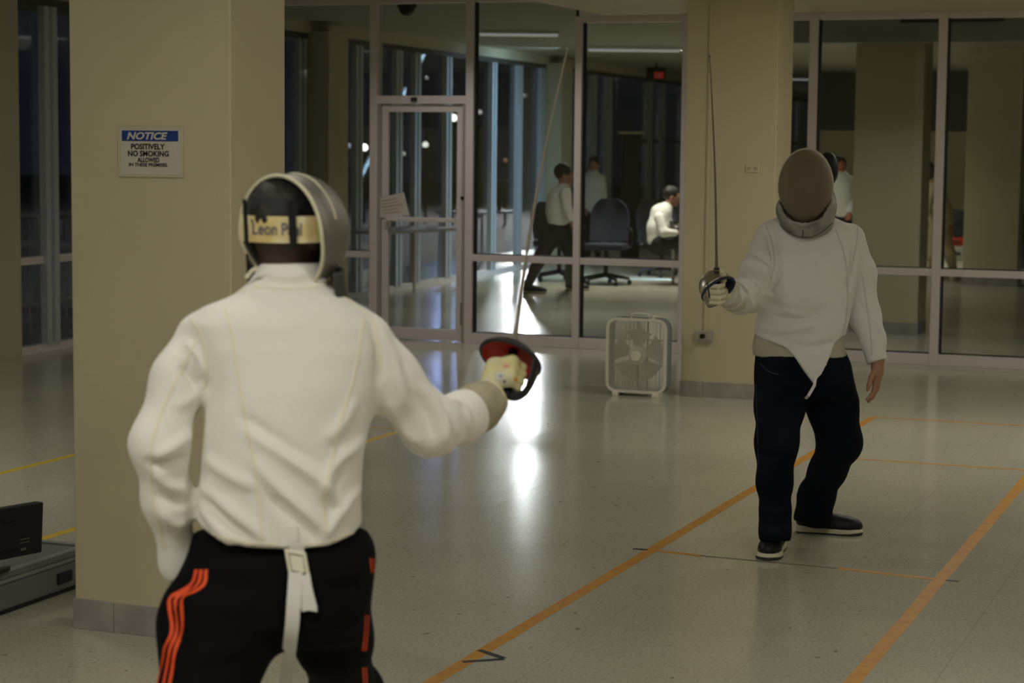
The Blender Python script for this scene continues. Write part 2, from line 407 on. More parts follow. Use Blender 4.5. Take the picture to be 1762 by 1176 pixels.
# ================================================================== THE SETTING
Z_CEIL, Z_SOF = 2.90, 2.72
Y_GL = 15.85
def facX(Y): return -9.3-.045*(Y-13.3)
def onFac(x):
    lo, hi = 8.0, 60.0
    for _ in range(50):
        Y = (lo+hi)/2; q = np.array([facX(Y), Y, 1.68])-CAM; px = CX+FPX*(q@Rv)/(q@Fv)
        if px < x: lo = Y
        else: hi = Y
    return Y
floor = empty('floor', (-3, 12, 0), 'glossy beige vinyl tile floor under both fencers', kind='structure')
TS = .61; TX0, TY0 = -1.63-TS*8, 8.33-TS*6
tile_me = None
nx, ny = 14, 14
mb = MB().box((0.0005, .0005, -.004), (TS-.0005, TS-.0005, 0.0)); 
tile_me = bpy.data.meshes.new('tile'); tile_me.from_pydata(mb.v, [], mb.f); tile_me.materials.append(FLOORM); tile_me.update()
for i in range(nx):
    for j in range(ny):
        o = bpy.data.objects.new('tile', tile_me); COL.objects.link(o); o.parent = floor
        o.location = (TX0+i*TS+3, TY0+j*TS-12, random.uniform(-.00015, .00005))
b_ = MB()
x0, x1, y0, y1 = TX0, TX0+nx*TS, TY0, TY0+ny*TS
XL, XR, YN, YF = -11.5, 3.5, -4.0, 50.0
for (a, b, c, d) in ((XL, XR, YN, y0), (XL, XR, y1, YF), (XL, x0, y0, y1), (x1, XR, y0, y1)): b_.box((a, c, -.05), (b, d, 0))
b_.build('outer_flooring', FLOORM, floor)
MB().box((x0, y0, -.05), (x1, y1, -.004)).build('underlay', mat('dark_underlay', (.25, .24, .2), .8), floor)
g = MB().box((-75, -5, -.35), (-11.5, 90, -.15)).build('ground_outside', mat('night_asphalt', (.03, .03, .03), .7), None); tag(g, kind='structure', label='dark ground outside beyond the windows')
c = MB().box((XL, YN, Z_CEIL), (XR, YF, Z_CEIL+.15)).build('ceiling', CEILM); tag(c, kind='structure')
sx = onY(1050, 33, Y_GL)[0]
c = MB().box((sx, 6.0, Z_SOF), (XR, Y_GL+.05, Z_CEIL), .004).build('trim_1', PAINT); tag(c, 'dropped ceiling bulkhead over the middle pillar', kind='structure')
for nm, a, b in (('wall_right', (XR, YN, 0), (XR+.2, YF, Z_CEIL)), ('wall_back', (XL, YN-.2, 0), (XR, YN, Z_CEIL)), ('wall_far', (XL-2, YF, 0), (XR, YF+.2, Z_CEIL))):
    tag(MB().box(a, b).build(nm, PAINT), kind='structure')
# left facade: solid pier up to Y, then glazing with fins
Yp = onFac(22)
tag(MB().box((-9.5, YN, 0), (-9.3, Yp-.5, Z_CEIL)).build('wall_left', PAINT), kind='structure')
fac = empty('window_1', (facX(20), 20, 0), 'tall night window wall with pale blue paired fins', kind='structure')
def fbox(b, Y0, Y1, z0, z1, in_=.05, out=.05):
    b.add([(facX(Y0)-out, Y0, z0), (facX(Y0)+in_, Y0, z0), (facX(Y1)+in_, Y1, z0), (facX(Y1)-out, Y1, z0),
           (facX(Y0)-out, Y0, z1), (facX(Y0)+in_, Y0, z1), (facX(Y1)+in_, Y1, z1), (facX(Y1)-out, Y1, z1)],
          [(0, 3, 2, 1), (4, 5, 6, 7), (0, 1, 5, 4), (1, 2, 6, 5), (2, 3, 7, 6), (3, 0, 4, 7)]); return b
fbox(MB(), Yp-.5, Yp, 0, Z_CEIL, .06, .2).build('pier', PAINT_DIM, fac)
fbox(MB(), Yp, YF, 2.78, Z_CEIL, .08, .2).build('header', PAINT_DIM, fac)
fbox(MB(), Yp, YF, 2.72, 2.78, .05, .05).build('head_frame', mat('dark_bronze', (.06, .055, .05), .5), fac)
fbox(MB(), Yp, YF, 0, .06, .05, .05).build('sill', ALU, fac)
for xa, xb in ((523, 557), (933, 954)):
    Ya, Yb = onFac(xa), onFac(xb)
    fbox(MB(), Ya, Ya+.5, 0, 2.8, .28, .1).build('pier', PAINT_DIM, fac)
fbox(MB(), Yp, YF, .06, 2.72, .006, .006).build('pane', glass_mat('facade_glass', (.8, .84, .86)), fac)
fbox(MB(), Yp, 17.2, .70, .76, .03, .03).build('transom', ALU, fac)
fbox(MB(), onFac(1050), YF, 1.72, 1.77, .03, .03).build('transom', mat('dark_bronze', (.06, .055, .05), .5), fac)
for px in (78, 300, 512, 610, 679, 711, 765, 843, 888, 927, 975, 1016, 1042, 1113, 1135, 1171, 1255, 1300, 1372):
    Y = onFac(px); wd = .06 if px < 1000 else .10
    b = MB()
    for s_ in (-1, 1):
        fbox(b, Y+s_*wd-.035*(1 if px < 1000 else 1.3), Y+s_*wd+.035*(1 if px < 1000 else 1.3), .05, 2.72, .062, 0)
    fbox(b, Y-wd, Y+wd, .05, 2.72, .03, 0)
    b.build('fin', FIN, fac)
# outside railing seen low at the far left
rl = empty('railing', (-11.0, 15.2, -.15), 'pale metal balustrade outside the far left window', 'railing')
b = MB()
for z in (.15, .98): b.cyl((-11.0, 13.0, z), (-11.0, 18.5, z), .025, 8)
b.build('rail', ALU, rl)
for k in range(36):
    MB().cyl((-11.0, 13.1+.15*k, -.15), (-11.0, 13.1+.15*k, .98), .012, 6).build('baluster', ALU, rl)
# far right inner wall
tag(MB().box((-7.5, 33, 0), (XR, 33.2, 1.95)).build('wall_inner', PAINT), kind='structure')
tag(MB().box((-7.5, 32.95, 1.95), (XR, 33.2, Z_CEIL)).build('trim_2', mat('dark_grey_panel', (.10, .10, .095), .6)), kind='structure')
bk = MB().box((-5.2, 17.9, 2.60), (XR, 18.15, Z_CEIL)).build('trim_3', mat('grey_bulkhead', (.32, .32, .30), .6)); tag(bk, kind='structure')
# vent on bulkhead
va, vb = onY(1550, 37, 17.88), onY(1728, 24, 17.88)
vt = empty('ceiling_vent', (va[0], 17.88, va[2]), 'black slotted air vent high behind the right glass panes', 'vent')
MB().box((va[0], 17.86, va[2]-.01), (vb[0], 17.9, va[2]+.075)).build('backing', BLACK, vt)
for k in range(4): MB().box((va[0], 17.85, va[2]+.005+.017*k), (vb[0], 17.87, va[2]+.011+.017*k)).build('slat', GASKET, vt)
# ---- pillars
def pillar(X0, Y0, wd, dp, label, ztop=Z_CEIL, bb=.105, joints=True):
    r = empty('pillar', (X0+wd/2, Y0+dp/2, 0), label, kind='structure')
    MB().box((X0, Y0, 0), (X0+wd, Y0+dp, ztop), .006).build('shaft', PAINT, r)
    t = .006
    MB().box((X0-t, Y0-t, 0), (X0+.155, Y0+.02, bb), .002).build('skirting_board', BASEB, r)
    MB().box((X0+.158, Y0-t-.001, 0), (X0+wd+t, Y0+.02, bb-.002), .002).build('skirting_board', BASEB, r)
    MB().box((X0+wd-.01, Y0+.021, 0), (X0+wd+t, Y0+dp+t, bb-.001), .002).build('skirting_board', BASEB, r)
    MB().box((X0-t, Y0+.021, 0), (X0+.01, Y0+dp+t, bb-.001), .002).build('skirting_board', BASEB, r)
    MB().box((X0+.012, Y0+dp-.01, 0), (X0+wd-.012, Y0+dp+t, bb-.001), .002).build('skirting_board', BASEB, r)
    return r
pl = fl(130, 1081); 
p1 = pillar(pl[0], pl[1], .615, .38, 'wide cream pillar beside the near fencer carrying the notice sign')
pm = fl(1171, 681)
p2 = pillar(pm[0], pm[1], .62, .42, 'cream pillar behind the far fencer, right of the box fan', ztop=Z_SOF)
p3q = fl(1461, 571); p3 = pillar(p3q[0], p3q[1], .62, .42, 'grey-looking pillar seen through the glass behind the far fencer', ztop=2.75)
p4q = fl(1655, 491); p4 = pillar(p4q[0], p4q[1], .66, .42, 'second pillar behind glass, at the right edge of the photo')
# ---- glass partition
def wallx(x, y=450): return onY(x, y, Y_GL)[0]
def wallz(x, y): return onY(x, y, Y_GL)[2]
FD = .05
def frame_bar(b, xa, xb, za, zb, dy=FD): b.box((min(xa, xb), Y_GL-dy, min(za, zb)), (max(xa, xb), Y_GL+dy, max(za, zb)), .003); return b
z_tr = wallz(900, 446)
print('partition', wallx(485), wallx(1762), 'transom', z_tr, 'head', wallz(700, 4), 'door head', wallz(720, 180))
def bay(n, xa, xb, ztop, label, za=.09, transom=True, px=None):
    """window bay between world X xa..xb (inner clear edges are mullions placed separately)"""
    r = empty('window_%d' % n, ((xa+xb)/2, Y_GL, 0), label, kind='structure')
    frame_bar(MB(), xa, xb, 0, za).build('sill', ALU, r)
    frame_bar(MB(), xa, xb, ztop-.05, ztop).build('head_frame', ALU, r)
    g_ = .012
    if transom:
        frame_bar(MB(), xa, xb, z_tr-.028, z_tr+.028).build('transom', ALU, r)
        zs = ((za, z_tr-.028), (z_tr+.028, ztop-.05))
    else: zs = ((za, ztop-.05),)
    for a, b in zs:
        MB().box((xa, Y_GL-.004, a), (xb, Y_GL+.004, b)).build('pane', GLASS, r)
        m_ = MB()
        m_.box((xa, Y_GL-.03, a), (xa+g_, Y_GL+.03, b)); m_.box((xa+g_, Y_GL-.03, a), (xb, Y_GL+.03, a+g_*.6)); m_.box((xb-g_*.5, Y_GL-.03, a+g_*.6), (xb, Y_GL+.03, b))
        m_.build('gasket', GASKET, r)
    return r
mull = {}
for key, px, wpx, zt in (('a', 646, 13, Z_CEIL), ('b', 810, 14, Z_CEIL), ('c', 995, 12, Z_SOF), ('d', 1177, 12, Z_SOF), ('e', 1394, 14, Z_SOF), ('f', 1613, 14, Z_SOF)):
    X = wallx(px); hw = wpx/2/205; mull[key] = (X-hw, X+hw)
    o = frame_bar(MB(), X-hw, X+hw, 0, zt-.001, .06).build('trim_%d' % (10+ord(key)-97), ALU); tag(o, kind='structure')
XP0 = wallx(300)
bay(2, XP0, mull['a'][0], Z_CEIL, 'glass bay left of the door, behind the near fencer')
bay(3, mull['b'][1], mull['c'][0], Z_CEIL if sx > mull['c'][1] else Z_CEIL-.001, 'tall glass bay right of the door')
bay(4, mull['c'][1], mull['d'][0], Z_SOF, 'glass bay behind the box fan')
bay(5, mull['d'][1], mull['e'][0], Z_SOF, 'glass bay partly hidden by the middle pillar')
bay(6, mull['e'][1], mull['f'][0], Z_SOF, 'glass bay behind the far fencer')
bay(7, mull['f'][1], XR, Z_SOF, 'glass bay at the right edge')
# door bay
da, db = mull['a'][1], mull['b'][0]
zdh = wallz(720, 179); zfan = wallz(720, 166)
r = empty('window_8', ((da+db)/2, Y_GL, zfan), 'fanlight pane over the glass door', kind='structure')
frame_bar(MB(), da, db, zdh, zfan+.005).build('transom', ALU, r)
frame_bar(MB(), da, db, Z_CEIL-.05, Z_CEIL-.001).build('head_frame', ALU, r)
MB().box((da, Y_GL-.004, zfan+.005), (db, Y_GL+.004, Z_CEIL-.05)).build('pane', GLASS, r)
MB().box((wallx(712, 172), Y_GL-.065, zdh+.02), (wallx(722, 172), Y_GL-.05, zfan-.01)).build('door_closer_plate', GASKET, r)
door = empty('door_1', ((da+db)/2, Y_GL, 0), 'aluminium framed glass door with a paper note', kind='structure')
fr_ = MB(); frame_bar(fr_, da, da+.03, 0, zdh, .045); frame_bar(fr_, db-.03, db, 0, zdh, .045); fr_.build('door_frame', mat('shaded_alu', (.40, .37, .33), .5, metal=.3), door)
la, lb = da+.035, db-.035; z0, z1 = .012, zdh-.008; st = .055
leaf = MB(); dy = .024
for a, b, c_, d_ in ((la, la+st, z0, z1), (lb-st, lb, z0, z1)): leaf.box((a, Y_GL-dy, c_), (b, Y_GL+dy, d_), .003)
leaf.build('stile', ALU, door)
zr = wallz(730, 378)
MB().box((la+st, Y_GL-dy, z1-.06), (lb-st, Y_GL+dy, z1), .003).build('top_rail', ALU, door)
MB().box((la+st, Y_GL-dy, z0), (lb-st, Y_GL+dy, .105), .003).build('bottom_rail', ALU, door)
MB().box((la+st, Y_GL-dy-.04, zr-.018), (lb-st, Y_GL-dy+.01, zr+.018), .004).build('push_bar', ALU, door)
MB().box((la+st, Y_GL-.004, .105), (lb-st, Y_GL+.004, z1-.06)).build('pane', GLASS, door)
kx = wallx(799, 340); b = MB().cyl((kx, Y_GL-.05, wallz(799, 341)), (kx, Y_GL-.02, wallz(799, 341)), .016, 14); b.build('lock', BLACK, door)
MB().box((kx-.012, Y_GL-.04, .15), (kx+.008, Y_GL-.02, .34), .003).build('bolt_plate', BLACK, door)
fr_ = None
# paper note, tilted
q = [onY(x, y, Y_GL-.035) for x, y in ((649, 341), (695, 331), (704, 370), (653, 375))]
nt_ = MB(); nt_.add([*q, *[p+np.array([0, .002, 0]) for p in q]], [(0, 1, 2, 3), (7, 6, 5, 4), (0, 4, 5, 1), (1, 5, 6, 2), (2, 6, 7, 3), (3, 7, 4, 0)])
note = empty('paper_note', q[3], 'tilted sheet of handwritten paper taped on the glass door', 'paper')
nt_.build('sheet', PAPER, note)
b = MB()
for k in range(5):
    t = .2+.15*k; a_ = q[0]*(1-t)+q[3]*t; c_ = q[1]*(1-t)+q[2]*t; u_ = .12+.04*(k % 2); w_ = .75+.1*((k*7) % 3-1)
    s0 = a_*(1-u_)+c_*u_; s1 = a_*(1-w_)+c_*w_; b.tube([s0+[0, -.001, 0], s1+[0, -.001, 0]], .0022, 4)
b.build('handwriting', mat('grey_pencil', (.3, .27, .25), .8), note)
# ---- floor tape
TW = .052
def tape(p0, p1, wd, m, label, z=.0006, segs=None, group=None):
    p0, p1 = np.array(p0[:2]), np.array(p1[:2]); L = np.linalg.norm(p1-p0); t = (p1-p0)/L; n = np.array([-t[1], t[0]])
    N = max(2, int(L/.25)); top = []; rs = random.Random(int(L*1000)); 
    v = []
    for i in range(N+1):
        c_ = p0+t*L*i/N; j = rs.uniform(-.002, .002)
        a_ = c_+n*(wd/2+j); b_ = c_-n*(wd/2-j); v += [(*a_, 0), (*b_, 0), (*b_, z), (*a_, z)]
    f = []
    for i in range(N):
        for k in range(4): a_, b_ = i*4+k, i*4+(k+1) % 4; f.append((a_, b_, b_+4, a_+4))
    f += [(3, 2, 1, 0), tuple(N*4+k for k in range(4))]
    c0 = (p0+p1)/2
    o = MB().add(v, f).build('floor_tape', m, None, loc=(c0[0], c0[1], 0)); tag(o, label, 'floor tape', group); return o
lxA = fl(1120, 952)[0]; lxB = fl(1632, 998)[0]
YA, YB, YC = fl(1300, 963)[1], fl(1470, 790)[1], fl(1502, 718)[1]
print('lane', lxA, lxB, YA, YB, YC, fl(749, 1170), fl(1471, 1171), fl(1762, 828))
tape((fl(749, 1170)[0]+.0, 4.6), (lxA, YC), TW, TAPE, 'long orange tape line left of the far fencer, running to the lower edge')
tape((fl(1471, 1171)[0], 4.6), (fl(1762, 828)[0]+.0, 12.6), TW, TAPE, 'long orange tape line right of the far fencer')
tape((lxA, YC), (XR-2.0, YC), .035, TAPE, 'farthest thin orange tape line crossing behind the far fencer', .0009)
tape((lxA, YB), (lxB+.3, YB), .03, TAPE, 'thin orange cross tape level with the far fencer knee in the photo', .0009)
def ftape(x0, y0, x1, y1, wd, m, label, z=.0012): return tape(fl(x0, y0), fl(x1, y1), wd, m, label, z)
ftape(1134, 949, 1206, 957, .03, TAPE, 'short worn orange tape piece just left of the far fencer front foot')
ftape(1206, 957, 1443, 979, .012, mat('dirty_tape_residue', (.13, .12, .09), .7), 'thin dark glue residue line under the far fencer front foot')
ftape(1443, 979, 1606, 997, .034, TAPE, 'orange tape piece right of the far fencer foot')
ftape(1090, 945, 1114, 947, .02, TAPEB, 'small dark tape tick left of the left orange lane line', .0015)
ftape(1628, 999, 1649, 1001, .02, TAPEB, 'small dark tape tick right of the right orange lane line', .0015)
vm = empty('tape_arrow', fl(862, 1134), 'black tape V mark across the left orange lane line', 'floor tape')
for a_, b_ in (((796, 1140), (867, 1135)), ((825, 1120), (867, 1134))):
    p0, p1 = fl(*a_), fl(*b_); t = (p1-p0)/np.linalg.norm(p1-p0); n = np.cross(t, [0, 0, 1])*.011
    z0_, z1_ = (.0006, .0016) if a_[0] < 800 else (.0016, .0022)
    MB().prism([(p0+n)[:2], (p1+n)[:2], (p1-n)[:2], (p0-n)[:2]], z0_, z1_).build('tape_strip', TAPEB, vm)
ly1, ly2 = fl(64, 801)[0], fl(101, 917)[0]; ly3 = fl(656, 754)
print('lane2', ly1, ly2, ly3)
tape((fl(0, 815)[0], fl(0, 815)[1]-2), fl(300, 741), .05, TAPEY, 'upper yellow tape line on the floor left of the notice pillar')
tape((fl(75, 925)[0]-.0, fl(75, 925)[1]-1.5), (ly3[0], YC), .05, TAPEY, 'yellow tape line passing behind the dark monitor and the near fencer')
tape((ly3[0]-1.2, YB), (ly3[0]+.12, YB), .03, TAPE, 'short orange cross tape behind the near fencer elbow', .0009)
ftape(40, 603, 130, 597, .05, TAPE, 'far orange tape at the foot of the far left window')
# ---- sign
s0 = onY(203, 218, pl[1]-.006); s1 = onY(315, 306, pl[1]-.006)
sxa, sxb, sza, szb = s0[0], s1[0], s1[2], s0[2]; SY = pl[1]
sign = empty('notice_sign', ((sxa+sxb)/2, SY, sza), 'white and blue notice sign screwed on the cream pillar', 'sign')
MB().box((sxa, SY-.002, sza), (sxb, SY-.0065, szb), .0012).build('clear_cover', mat('clear_cover', (.56, .53, .40), .25), sign)
ix, iz = (sxb-sxa)*.045, (szb-sza)*.05
MB().box((sxa+ix, SY-.0066, sza+iz), (sxb-ix, SY-.0078, szb-iz), .0005).build('plate', SIGNW, sign)
W_, H_ = sxb-sxa, szb-sza
MB().box((sxa+W_*.065, SY-.0079, sza+H_*.715), (sxb-W_*.065, SY-.0088, sza+H_*.925), .0004).build('blue_header', SIGNB, sign)
def text(body, size, off=0.0, shear=0.0, sx_=1.0, sp_=1.0):
    c = bpy.data.curves.new('t', 'FONT'); c.body = body; c.size = size; c.offset = off; c.shear = shear; c.align_x = 'CENTER'; c.extrude = .0003
    c.space_character = sp_; c.resolution_u = 3
    o = bpy.data.objects.new('t', c); COL.objects.link(o); bpy.context.view_layer.update()
    me = bpy.data.meshes.new_from_object(o.evaluated_get(bpy.context.evaluated_depsgraph_get()))
    v = np.array([tuple(q.co) for q in me.vertices]); f = [tuple(p.vertices) for p in me.polygons]
    bpy.data.objects.remove(o); bpy.data.curves.remove(c)
    v[:, 0] *= sx_; return v, f
def sign_text(body, cxf, zf, wf, hf, m, shear=0, bold=.02, name='lettering'):
    v, f = text(body, 1.0, bold, shear)
    mn, mx = v.min(0), v.max(0); v[:, 0] = (v[:, 0]-(mn[0]+mx[0])/2)/(mx[0]-mn[0])*wf*W_; v[:, 1] = (v[:, 1]-mn[1])/(mx[1]-mn[1])*hf*H_
    out = np.stack([sxa+cxf*W_+v[:, 0], SY-.0092-v[:, 2]*.5, sza+zf*H_+v[:, 1]], 1)
    link(name, out, f, m, sign)
sign_text('NOTICE', .46, .745, .63, .15, SIGNW, .25, .035)
sign_text('POSITIVELY', .47, .55, .52, .115, INK, 0, .03)
sign_text('NO SMOKING', .475, .41, .63, .115, INK, 0, .03)
sign_text('ALLOWED', .475, .295, .34, .095, INK, 0, .03)
sign_text('IN THESE PREMISES.', .475, .21, .60, .07, INK, 0, .025)
# ---- outlet, box and conduit on the middle pillar
def outlet(px, py, label, metal=False):
    c = onY(px, py, pm[1]); r = empty('wall_outlet', c, label, 'outlet'); m_ = mat('metal_plate', (.5, .47, .42), .4, metal=.6) if metal else mat('ivory_plate', (.62, .56, .38), .5)
    w_, h_ = (.058, .036) if metal else (.046, .026)
    MB().box((c[0]-w_, pm[1]-.03*(1 if metal else .25), c[2]-h_), (c[0]+w_, pm[1], c[2]+h_), .004).build('cover_plate', m_, r)
    yy = pm[1]-.03*(1 if metal else .25)
    for k in ((-.022, .022) if not metal else (.028,)):
        b = MB()
        b.cyl((c[0]+k, yy-.003, c[2]), (c[0]+k, yy+.001, c[2]), .016, 16); b.build('socket', mat('socket_face', (.45, .42, .34) if metal else (.50, .45, .30), .5), r)
        for s_ in (-.005, .005): MB().box((c[0]+k+s_-.0012, yy-.0045, c[2]-.005), (c[0]+k+s_+.0012, yy-.003, c[2]+.005)).build('slot', GASKET, r)
    if metal: MB().cyl((c[0]-.006, yy-.03, c[2]), (c[0]-.006, yy, c[2]), .016, 14).build('plug', BLACK, r)
    return c
outlet(1295, 290, 'small ivory outlet plate high on the middle pillar')
cc = outlet(1213, 578, 'metal socket box with a black plug, low on the middle pillar', True)
cdt = MB().box((cc[0]-.006, pm[1]-.012, cc[2]+.036), (cc[0]+.010, pm[1], Z_SOF), .002).build('cable_conduit', PAINT, None, loc=(cc[0], pm[1], cc[2])); tag(cdt, 'thin painted cable duct running up the middle pillar from the socket box', 'conduit')
# ---- box fan
def rrect(w_, h_, r_, n=8):
    o = []
    for cx_, cz_, a0 in ((w_-r_, h_-r_, 0), (-w_+r_, h_-r_, 90), (-w_+r_, -h_+r_, 180), (w_-r_, -h_+r_, 270)):
        for k in range(n+1): a = math.radians(a0+90*k/n); o.append((cx_+r_*math.cos(a), cz_+r_*math.sin(a)))
    return o
fb0, fb1 = fl(1062, 674), fl(1158, 679)
fw = .212; fh = .252; fc = np.array([pm[0]-.03-fw-.02, pm[1]-.13, fh+.022]); fd = .055
fx0 = fl(1060, 674)[0]
fan = empty('box_fan', (fc[0], fc[1], 0), 'ivory square box fan on the floor against the middle pillar', 'fan')
def ring_band(w0, h0, r0, w1, h1, r1, ya, yb, name, m):
    A = rrect(w0, h0, r0); B = rrect(w1, h1, r1); n = len(A); v = []
    for prof, yy in ((A, ya), (A, yb), (B, yb), (B, ya)): v += [(fc[0]+p[0], fc[1]+yy, fc[2]+p[1]) for p in prof]
    f = []
    for k in range(4):
        for i in range(n): a, b = k*n+i, k*n+(i+1) % n; k2 = ((k+1) % 4)*n; f.append((a, b, k2+(i+1) % n, k2+i))
    return MB().add(v, f).build(name, m, fan, True)
ring_band(fw, fh, .07, fw-.018, fh-.018, .055, -fd, -fd+.012, 'front_bezel', FANW)
ring_band(fw-.004, fh-.004, .068, fw-.02, fh-.02, .055, -fd+.012, fd, 'shroud', FANG)
ring_band(fw, fh, .07, fw-.02, fh-.02, .055, fd, fd+.01, 'rear_bezel', FANG)
b = MB()
for k in range(31):
    x = -fw+.024+(2*fw-.048)*k/30
    hh = fh-.018 if abs(x) < fw-.075 else fh-.018-.055+math.sqrt(max(0, .055**2-(abs(x)-(fw-.073))**2))
    b.cyl((fc[0]+x, fc[1]-fd+.004, fc[2]-hh), (fc[0]+x, fc[1]-fd+.004, fc[2]+hh), .0025, 5)
o = b.build('grille', FANW, fan); o['kind'] = 'stuff'
b = MB()
for k in range(15):
    x = -fw+.024+(2*fw-.048)*k/14; hh = fh-.03 if abs(x) < fw-.075 else fh-.06
    b.cyl((fc[0]+x, fc[1]+fd+.002, fc[2]-hh), (fc[0]+x, fc[1]+fd+.002, fc[2]+hh), .0016, 5)
o = b.build('grille', FANG, fan); o['kind'] = 'stuff'
MB().cyl(fc+[0, -.03, 0], fc+[0, .03, 0], .062, 24).build('hub', FANW, fan, True)
MB().cyl(fc+[0, -fd-.004, 0], fc+[0, -fd+.012, 0], .035, 24).build('badge', FANW, fan, True)
for s_ in (-.012, .052): MB().box(fc+[s_-.004, .028, -fh+.02], fc+[s_+.004, .044, fh-.02]).build('support_strut', FANG, fan)
for k in range(5):
    a0 = 2*PI*k/5+.3; v = []; 
    for i in range(6):
        rr = .055+.125*i/5
        for j, (da_, dyy) in enumerate(((-.58, -.022), (0, -.004), (.58, .022))):
            a = a0+da_*(.7+.3*i/5); 
            for t_ in (0, .003): v.append((fc[0]+rr*math.cos(a), fc[1]+dyy+t_, fc[2]+rr*math.sin(a)))
    f = []
    for i in range(5):
        for j in range(2):
            a = i*6+j*2; f.append((a, a+2, a+8, a+6)); f.append((a+1, a+7, a+9, a+3))
        f.append((i*6, i*6+6, i*6+7, i*6+1)); f.append((i*6+4, i*6+5, i*6+11, i*6+10))
    MB().add(v, f).build('blade', mat('fan_blade_ivory', (.42, .40, .35), .6), fan, True)
hz = fc[2]+fh; MB().tube([fc+[-.055, 0, fh-.004], fc+[-.05, 0, fh+.022], fc+[-.02, 0, fh+.028], fc+[.04, 0, fh+.028], fc+[.07, 0, fh+.022], fc+[.075, 0, fh-.004]], .007, 8).build('handle', FANW, fan, True)
MB().cyl(fc+[.10, 0, fh-.002], fc+[.10, 0, fh+.018], .014, 16).build('knob', FANW, fan, True)
for s_ in (-1, 1): MB().box(fc+[s_*.14-.02, -.07, -fh-.022], fc+[s_*.14+.02, .07, -fh+.002], .004).build('foot', FANW, fan)
# ---- monitor and case at left edge
cs = empty('equipment_case', (-4.62, 5.9, 0), 'flat grey plastic equipment case on the floor left of the pillar', 'case')
CG = mat('grey_case_plastic', (.145, .15, .15), .5); CGL = mat('grey_case_edge', (.22, .225, .22), .5)
ca, cb_ = -5.05, fl(0, 1063)[0]; ya, yb = 5.1, 6.50
MB().box((ca+.01, ya+.01, 0), (cb_-.012, yb-.01, .035), .01).build('base_trim', BLACK, cs)
MB().box((ca, ya, .018), (cb_, yb, .115), .012).build('lower_shell', CG, cs)
MB().box((ca-.008, ya-.008, .116), (cb_+.008, yb+.008, .130), .004).build('rim', CGL, cs)
MB().box((ca-.004, ya-.004, .130), (cb_+.004, yb+.004, .148), .005).build('lid', CG, cs)
for (a_, b_) in (((ca, ya), (cb_, ya+.03)), ((ca, yb-.03), (cb_, yb)), ((ca, ya+.03), (ca+.03, yb-.03)), ((cb_-.03, ya+.03), (cb_, yb-.03))): MB().box((*a_, .147), (*b_, .156), .003).build('lid_edge', CGL, cs)
MB().box((cb_-.002, 6.27, .045), (cb_+.008, 6.36, .085), .003).build('latch', BLACK, cs)
mo = empty('monitor', P(-30, 985, 7.15), 'small black flat monitor seen from behind on the grey case', 'monitor')
tr, br_, = P(70, 868, 7.32), P(62, 948, 7.32)
cpos = P(-12, 921, 7.12); wv = P(66, 907, 7.32)-cpos; hwid = np.linalg.norm(wv); wv /= hwid
up = np.array([0.02, -.06, 1.0]); up -= wv*np.dot(up, wv); up /= np.linalg.norm(up); nn = np.cross(wv, up)
zsh = 0
MB().obox(cpos, wv, up, nn, hwid+.004, .092, .018, .006).build('screen_housing', BLACK, mo)
if nn@Fh > 0: nn = -nn
MB().obox(cpos+nn*.020-up*.01, wv, up, nn, hwid*.45, .05, .006, .004).build('rear_hump', BLACK, mo)
for k, (dz, sx_) in enumerate(((-.030, .02), (-.042, .026), (-.066, .017))):
    b = MB()
    for j in range(6 if k < 2 else 1):
        c_ = cpos+nn*.019+wv*(hwid*.52+(j*.0085 if k < 2 else .015))+up*dz
        b.obox(c_, wv, up, nn, .003 if k < 2 else .014, .0022 if k < 2 else .0045, .0004)
    b.build('rear_label', mat('grey_print', (.11, .11, .11), .6), mo)
MB().obox(cpos+up*.092-wv*.02, wv, up, nn, .035, .004, .012, .002).build('top_clip', CGL, mo)
fz = .148; ft = np.array([cpos[0], cpos[1], fz])
MB().obox(cpos+nn*.005-up*.104, wv, up, nn, .02, .022, .008, .003).build('neck', BLACK, mo)
bl = []
ftc = P(-12, 979, 7.13); ftc[2] = .157
for k in range(20): a = 2*PI*k/20; bl.append((ftc[0]+wv[0]*.085*math.cos(a)+Fh[0]*.05*math.sin(a), ftc[1]+wv[1]*.085*math.cos(a)+Fh[1]*.05*math.sin(a)))
MB().prism(bl, .1575, .172).build('foot', BLACK, mo)
